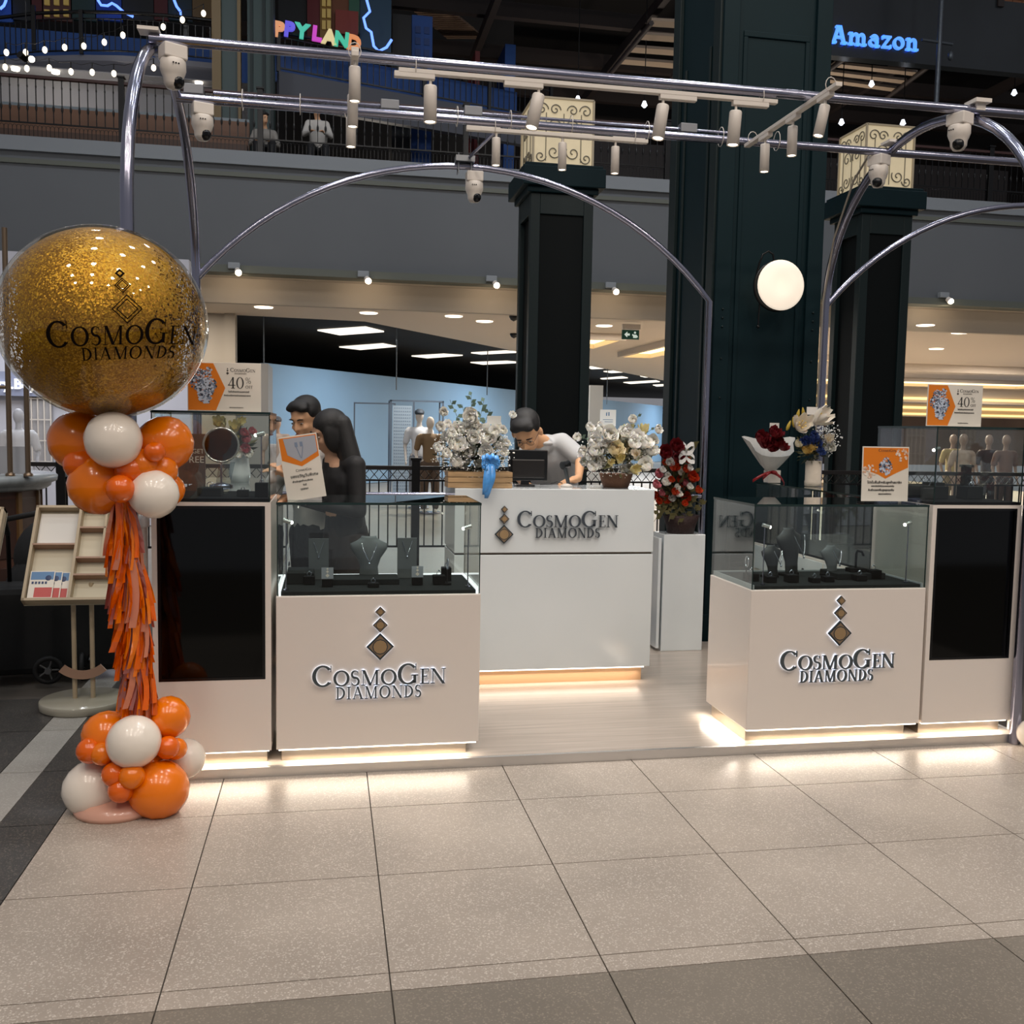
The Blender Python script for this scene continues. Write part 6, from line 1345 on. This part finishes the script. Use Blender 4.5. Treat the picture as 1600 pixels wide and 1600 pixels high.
# themed facade panels above the balconies
t = thing('painted_facade', 'painted toy-town facade panels above the left balcony', 'facade', (-4, 22.9, 10.0))
def pane(p, name, px0, px1, py0, py1, Y, mat, off, th=.08):
    a, b = ony(px0, py1, Y), ony(px1, py0, Y); return MB().box(a.x-off[0], b.x-off[0], Y-off[1], Y-off[1]+th, a.z-off[2], b.z-off[2]).build(name, mat, p)
of = (-4, 22.9, 10.0)
for px0, px1, c in ((-40, 18, '#174a94'), (18, 48, '#0b1114'), (48, 66, '#4a1218'), (66, 111, '#4b2a26'), (111, 149, '#123233'), (149, 190, '#123f8c'), (190, 240, '#0c1216'), (240, 262, '#4d1116'), (262, 300, '#122a30'), (300, 330, '#6a5330')):
    w = pane(t, 'facade_panel', px0, px1, -60, 30, 22.9, M('facade'+c, c, .6), of)
    if px0 == 66:
        for i in range(3):
            for j in range(2): pane(t, 'window', 69+i*15, 77+i*15, -3+j*18, 7+j*18, 22.86, M('win_yellow', '#a08848', .5, emit=.25), of, .04)
neon = M('neon_blue', '#5f86ff', .4, emit=2.2)
def nt_(pts, Y, label):
    P = [ony(a, b, Y) for a, b in pts]; c = P[0].copy(); tt = thing('neon_line', label, 'neon light', c, 0, 'blue neon outline tubes'); MB().tube([p-c for p in P], .028, 8).build('neon_tube', neon, tt)
nt_([(0, 14), (6, 9), (9, 2), (10, -6)], 22.7, 'short blue neon tube in the top left corner'); nt_([(153, 0), (158, 8), (168, 9), (175, 5), (182, 9), (192, 18), (208, 26)], 22.7, 'wavy blue neon tube above the left balcony')
nt_([(272, 0), (276, 10), (282, 18), (284, 28)], 22.7, 'blue neon tube left of the yellow post')
nt_([(573, 0), (578, 18), (568, 28), (572, 44), (580, 50), (584, 72), (592, 80), (604, 74), (612, 62)], 21.4, 'long curling blue neon tube over the diagonal balcony')
# green column upstairs and posts
t = thing('green_column', 'dark green panelled column upstairs at the left', 'pillar', (ony(411, 60, 19.4).x, 19.4, 5.95))
MB().box(-.27, .20, -.15, .4, 0, 7).build('shaft', M('green_upper', '#173534', .5), t); MB().box(-.22, -.17, -.19, -.15, 0, 7).box(.0, .05, -.19, -.15, 0, 7).box(.15, .20, -.2, -.15, 0, 7).build('moulding', green_d, t)
t = thing('olive_post', 'olive-gold post left of the green column', 'post', (ony(341, 60, 19.3).x, 19.3, 5.95)); MB().box(-.11, .05, -.05, .15, 0, 7).box(.34, .40, -.05, .15, 0, 7).build('post', M('olive_gold', '#6e5a34', .5), t); MB().box(.05, .34, .05, .15, 0, 7).build('infill', M('grey_green', '#2f4444', .5), t)
# diagonal balcony and its sign
D0, D1 = onz(435, 112, 8.42), onz(860, 190, 8.42)
dd = D1-D0; t = thing('balcony_railing', 'black railing of the diagonal balcony below the coloured sign', 'railing', (D0.x, D0.y, 8.42), math.atan2(dd.y, dd.x), 'upper balcony railings'); L = dd.length
MB().box(0, L, -.03, .03, .74, .78).build('top_rail', blackm, t); MB().box(0, L, -.012, .012, .65, .67).build('upper_rail', blackm, t); MB().box(0, L, -.012, .012, .06, .09).build('bottom_rail', blackm, t)
for i in range(int(L/.13)): link('baluster', bmh, t, loc=(.13*i, 0, 0))
for i in range(5): link('post', pmh, t, loc=(L/4*i, 0, 0))
struct(MB().at(T(D0.x, D0.y, 8.42, math.atan2(dd.y, dd.x))).box(0, L, -.05, .12, -.62, 0), 'floor_balcony_right', M('balcony_slab2', '#4b4e57', .6))
struct(MB().at(T(D0.x, D0.y, 8.42, math.atan2(dd.y, dd.x))).box(0, L-.6, .5, .6, -.0, .68), 'wall_navy_right', navy)
cols7 = ('#c98d66', '#5a52c8', '#3fa892', '#b03aa8', '#c3b384', '#37a487', '#c07a4c')
t = thing('letter_sign', 'glowing multicoloured letters spelling PPY LAND on the diagonal balcony', 'sign', (ony(500, 55, 20.3).x, 20.3, ony(500, 55, 20.3).z)); o_ = t.location.copy()
for ch, px, py, c in zip('PPYLAND', (435, 451, 471, 494, 514, 533, 552), (45, 45, 48, 52, 57, 61, 66), cols7):
    p = ony(px, py, 20.3)-o_; vs, fs = text_polys(ch, .36, .06, 'CENTER', .022); r = .0
    MB().at(T(p.x, p.y, p.z-.13, ry=.10)).add(vs, fs).build('letter', M('lit'+c, c, .5, emit=.9), t)
t = thing('painted_facade', 'red and yellow painted facade panels above the coloured letters', 'facade', (0, 22, 10)); of = (0, 22, 10)
for px0, px1, py0, py1, c, Y in ((435, 480, -60, 50, '#0d1216', 22.2), (480, 500, -60, 60, '#5b0f16', 22.1), (500, 518, -60, 62, '#7a5a1e', 22.05), (518, 545, -60, 70, '#6b3a1c', 22.15), (545, 562, -60, 50, '#23553f', 22.1), (562, 612, -60, 95, '#1b3f55', 22.2), (524, 560, 18, 50, '#7c2a1c', 22.0)):
    pane(t, 'facade_panel', px0, px1, py0, py1, Y, M('facade'+c, c, .6), of)
for j in range(3): pane(t, 'window', 503, 509, -4+j*18, 9+j*18, 22.0, M('win_yellow', '#a08848', .5, emit=.25), of, .03); pane(t, 'window', 511, 517, -4+j*18, 9+j*18, 22.0, M('win_yellow', '#a08848', .5, emit=.25), of, .03)
for px0, px1, py0, py1, Y, c, l in ((613, 643, 24, 100, 22.6, '#07090c', 'dark toy-town house block upstairs'), (643, 676, 26, 115, 23.2, '#1a4a93', 'tall blue toy-town house upstairs'), (788, 806, 70, 160, 25, '#1b4a90', 'small blue toy-town house at the end of the balcony'), (742, 750, 80, 130, 24.5, '#5b1418', 'narrow red toy-town post')):
    a, b = ony(px0, py1, Y), ony(px1, py0, Y); t = thing('toy_house', l, 'facade', ((a.x+b.x)/2, Y, a.z), 0, 'toy-town blocks upstairs'); w = (b.x-a.x)/2
    MB().box(-w, w, 0, 1.2, 5.96-a.z, b.z-a.z).build('block', M('toy'+c, c, .6), t)
    if px0 == 643:
        for i in range(2):
            for j in range(4): MB().box(-w+.08+.2*i, -w+.2+.2*i, -.02, 0, .15+.25*j, .30+.25*j).build('window', M('toy_win', '#123a78', .5), t)
# slatted wooden soffit
t = thing('slatted_soffit', 'slatted wooden soffit rising over the toy-town', 'ceiling', (0, 0, 0)); 
Pq = [ony(612, -10, 24), ony(672, -10, 24), ony(760, 62, 27), ony(700, 62, 27)]
for i in range(22):
    u, v = i/22, (i+.6)/22; a, b = Pq[0].lerp(Pq[3], u), Pq[1].lerp(Pq[2], u); c, d = Pq[1].lerp(Pq[2], v), Pq[0].lerp(Pq[3], v); up = V(0, 0, .05)
    MB().add([a, b, c, d, a+up, b+up, c+up, d+up], [(0, 1, 2, 3), (7, 6, 5, 4), (0, 4, 5, 1), (2, 6, 7, 3)]).build('slat', M('soffit_wood', '#7a6352', .6), t)
# string lights
for pts, l in (([(10, 82), (40, 82), (70, 78), (101, 74), (131, 72), (163, 66), (192, 55), (255, 42), (285, 31), (318, 21)], 'upper string of warm bulbs before the left balcony'), ([(8, 105), (42, 107), (77, 106), (111, 112), (144, 113), (178, 115), (211, 112), (240, 106)], 'lower string of warm bulbs before the left balcony')):
    P = [ony(a, b, 18.6) for a, b in pts]; c = P[0].copy(); t = thing('string_lights', l, 'string lights', c, 0, 'strings of bulbs upstairs'); wire = []
    for i, p in enumerate(P):
        q = p-c; wire.append(q+V(0, 0, .16)); 
        if i+1 < len(P): wire.append((q+P[i+1]-c)/2+V(0, 0, .12))
        b = MB().cyl(q+V(0, 0, .04), q+V(0, 0, .16), .012, n=6).build('socket', blackm, t); MB().ball(q, (.042, .042, .055), 10, 8).build('bulb', M('warm_bulb', '#fff0d4', .5, emit=3), b)
    MB().tube(wire, .005, 5).build('wire', blackm, t)
t = thing('stage_spotlights', 'pair of black stage spotlights hanging at the upper left', 'spotlight', ony(47, 92, 18.2)); MB().cyl((-.07, 0, -.02), (-.13, -.12, .02), .05, .06).build('lamp_body', blackm, t); MB().cyl((-.02, 0, 0), (.06, -.14, -.05), .055, .06).build('lamp_body', blackm, t); MB().cyl((.062, -.143, -.051), (.066, -.15, -.054), .05).build('lens', glow, t); MB().cyl((-.05, 0, 0), (-.05, 0, 1.1), .01).build('hanger', blackm, t)

# dark interior and ceiling above the right half
dk = M('dark_ceiling', '#14100f', .85); struct(MB().box(-12, 40, 19, 60, 14.0, 14.3), 'ceiling_roof', dk)
struct(MB().box(-12, 5.0, 27.5, 27.8, 5.95, 14), 'wall_back_upstairs', M('dark_wall', '#100f11', .8)); struct(MB().box(5.0, 40, 33, 33.3, 5.95, 14), 'wall_back_right', M('dark_wall_brown', '#1c1614', .8))
struct(MB().box(4.6, 16, 21.5, 21.7, 5.95, 7.9), 'wall_upstairs_dark', M('dark_parapet', '#191210', .7))
t = thing('ceiling_beams', 'dark steel beams under the roof above the upstairs floor', 'beam', (8, 28, 11.2)); bmm = M('beam_brown', '#2a2220', .6)
for i in range(7): MB().box(-11, 22, -7+i*2.6, -6.8+i*2.6, 0, .35).build('beam', bmm, t)
for i in range(8): MB().box(-8+i*3.6, -7.85+i*3.6, -8, 12, -.25, 0).build('cross_beam', bmm, t)
def raft(pts, Y, label, n):
    P = [onz(a, b, 10.2) for a, b in pts]; c = sum(P, V(0, 0, 0))/4; t = thing('ceiling_raft', label, 'ceiling panel', c, 0, 'slatted rafts hanging from the dark ceiling'); wm = M('raft_wood', '#94826f', .6)
    for i in range(n):
        u, v = i/n, (i+.42)/n; a, b, d, e = P[0].lerp(P[3], u)-c, P[1].lerp(P[2], u)-c, P[1].lerp(P[2], v)-c, P[0].lerp(P[3], v)-c; up = V(0, 0, .06)
        MB().add([a, b, d, e, a+up, b+up, d+up, e+up], [(0, 1, 2, 3), (0, 4, 5, 1), (2, 6, 7, 3), (1, 5, 6, 2), (0, 3, 7, 4)]).build('slat', wm, t)
    for p, q in ((P[0], P[3]), (P[1], P[2])): MB().tube([p-c+V(0, 0, -.05), q-c+V(0, 0, -.05)], .06, 6).build('bearer', bmm, t)
raft([(1018, 32), (1120, 38), (1050, 118), (955, 110)], 20, 'slatted raft left of the big green pillar', 4); raft([(1320, 88), (1452, 100), (1385, 150), (1260, 132)], 20, 'slatted raft under the blue shop name', 4)
for i, (px, py) in enumerate(((1362, 126), (1315, 186), (1411, 187), (1585, 140), (903, 150), (1007, 158), (1447, 97))):
    p = ony(px, py, 22); o = MB().lathe([(0, 0), (.03, 0), (.07, -.10), (0, -.10)], 10).ball((0, 0, -.10), .05, 8, 6).build('pendant_lamp', M('pendant_glow', '#e8f0ff', .5, emit=3)); o.location = p; MB().cyl((0, 0, 0), (0, 0, 14.05-p.z), .012, n=5).build('rod', blackm, o); tag(o, ['bright pendant lamp in the slatted raft below the blue shop name', 'pendant lamp above the left edge of the right lamp box', 'pendant lamp above the right edge of the right lamp box', 'pendant lamp near the right edge of the photo', 'pendant lamp just right of the middle lamp box', 'pendant lamp left of the big pillar', 'pendant lamp beside the end of the blue shop name'][i], 'lamp', 'pendant lamps upstairs')
# glass fascia with the blue shop name
p = ony(1290, 84, 20); q = ony(1700, 10, 20)
t = thing('shop_name_sign', 'blue glowing shop name on a dark band at the top right', 'sign', (p.x, 20, p.z)); 
zc_ = ony(1296, 82, 20).z-p.z
MB().box(-.6, q.x-p.x+2, .05, .3, 0, 1.5).build('sign_band', M('name_band', '#23282c', .25, var=.3, scale=.4), t)
L, w1 = lay([('sA', 1), ('sm', 1), ('sa', 1), ('sz', 1), ('so', 1), ('sn', 1)], .05); x0 = ony(1298, 60, 20).x-p.x; x1 = ony(1436, 60, 20).x-p.x; k = (x1-x0)/w1; zt = ony(1298, 68, 20).z-p.z
for poly, x, s in L: glyph_mb(poly, x, s, k, x0, ony(1298, 67, 20).z-p.z-.0, -.03, .04).build('letter', M('name_blue', '#5b9cff', .5, emit=1.0), t)
t = thing('hanging_post', 'thin steel post with an arm under the blue shop name', 'post', (ony(1465, 120, 19).x, 19, ony(1465, 165, 19).z)); MB().cyl((0, 0, 0), (0, 0, 5.6), .05).build('post', M('post_grey', '#50565c', .4, .6), t); MB().cyl((-.4, 0, 1.28), (.3, 0, 1.25), .03).ball((.27, 0, 1.02), (.06, .06, .10), 10, 8).build('arm', _mats['post_grey'], t)
bk = thing('brick_band', 'strip of lit orange bricks at the top right corner', 'wall', (ony(1500, 8, 21).x, 21, ony(1500, 8, 21).z)); bmh2 = MB().box(-.115, .115, 0, .08, -.03, .03).mesh('brick', [M('brick_orange', '#8a5a3c', .7, var=.2, scale=5)])
for j in range(6):
    for i in range(16): link('brick', bmh2, bk, loc=(-1.6+i*.245+(.12 if j % 2 else 0), 0, .0+j*.072))
MB().box(-1.8, 2.4, .03, .1, -.05, .5).build('mortar', M('mortar', '#4a3c34', .8), bk)
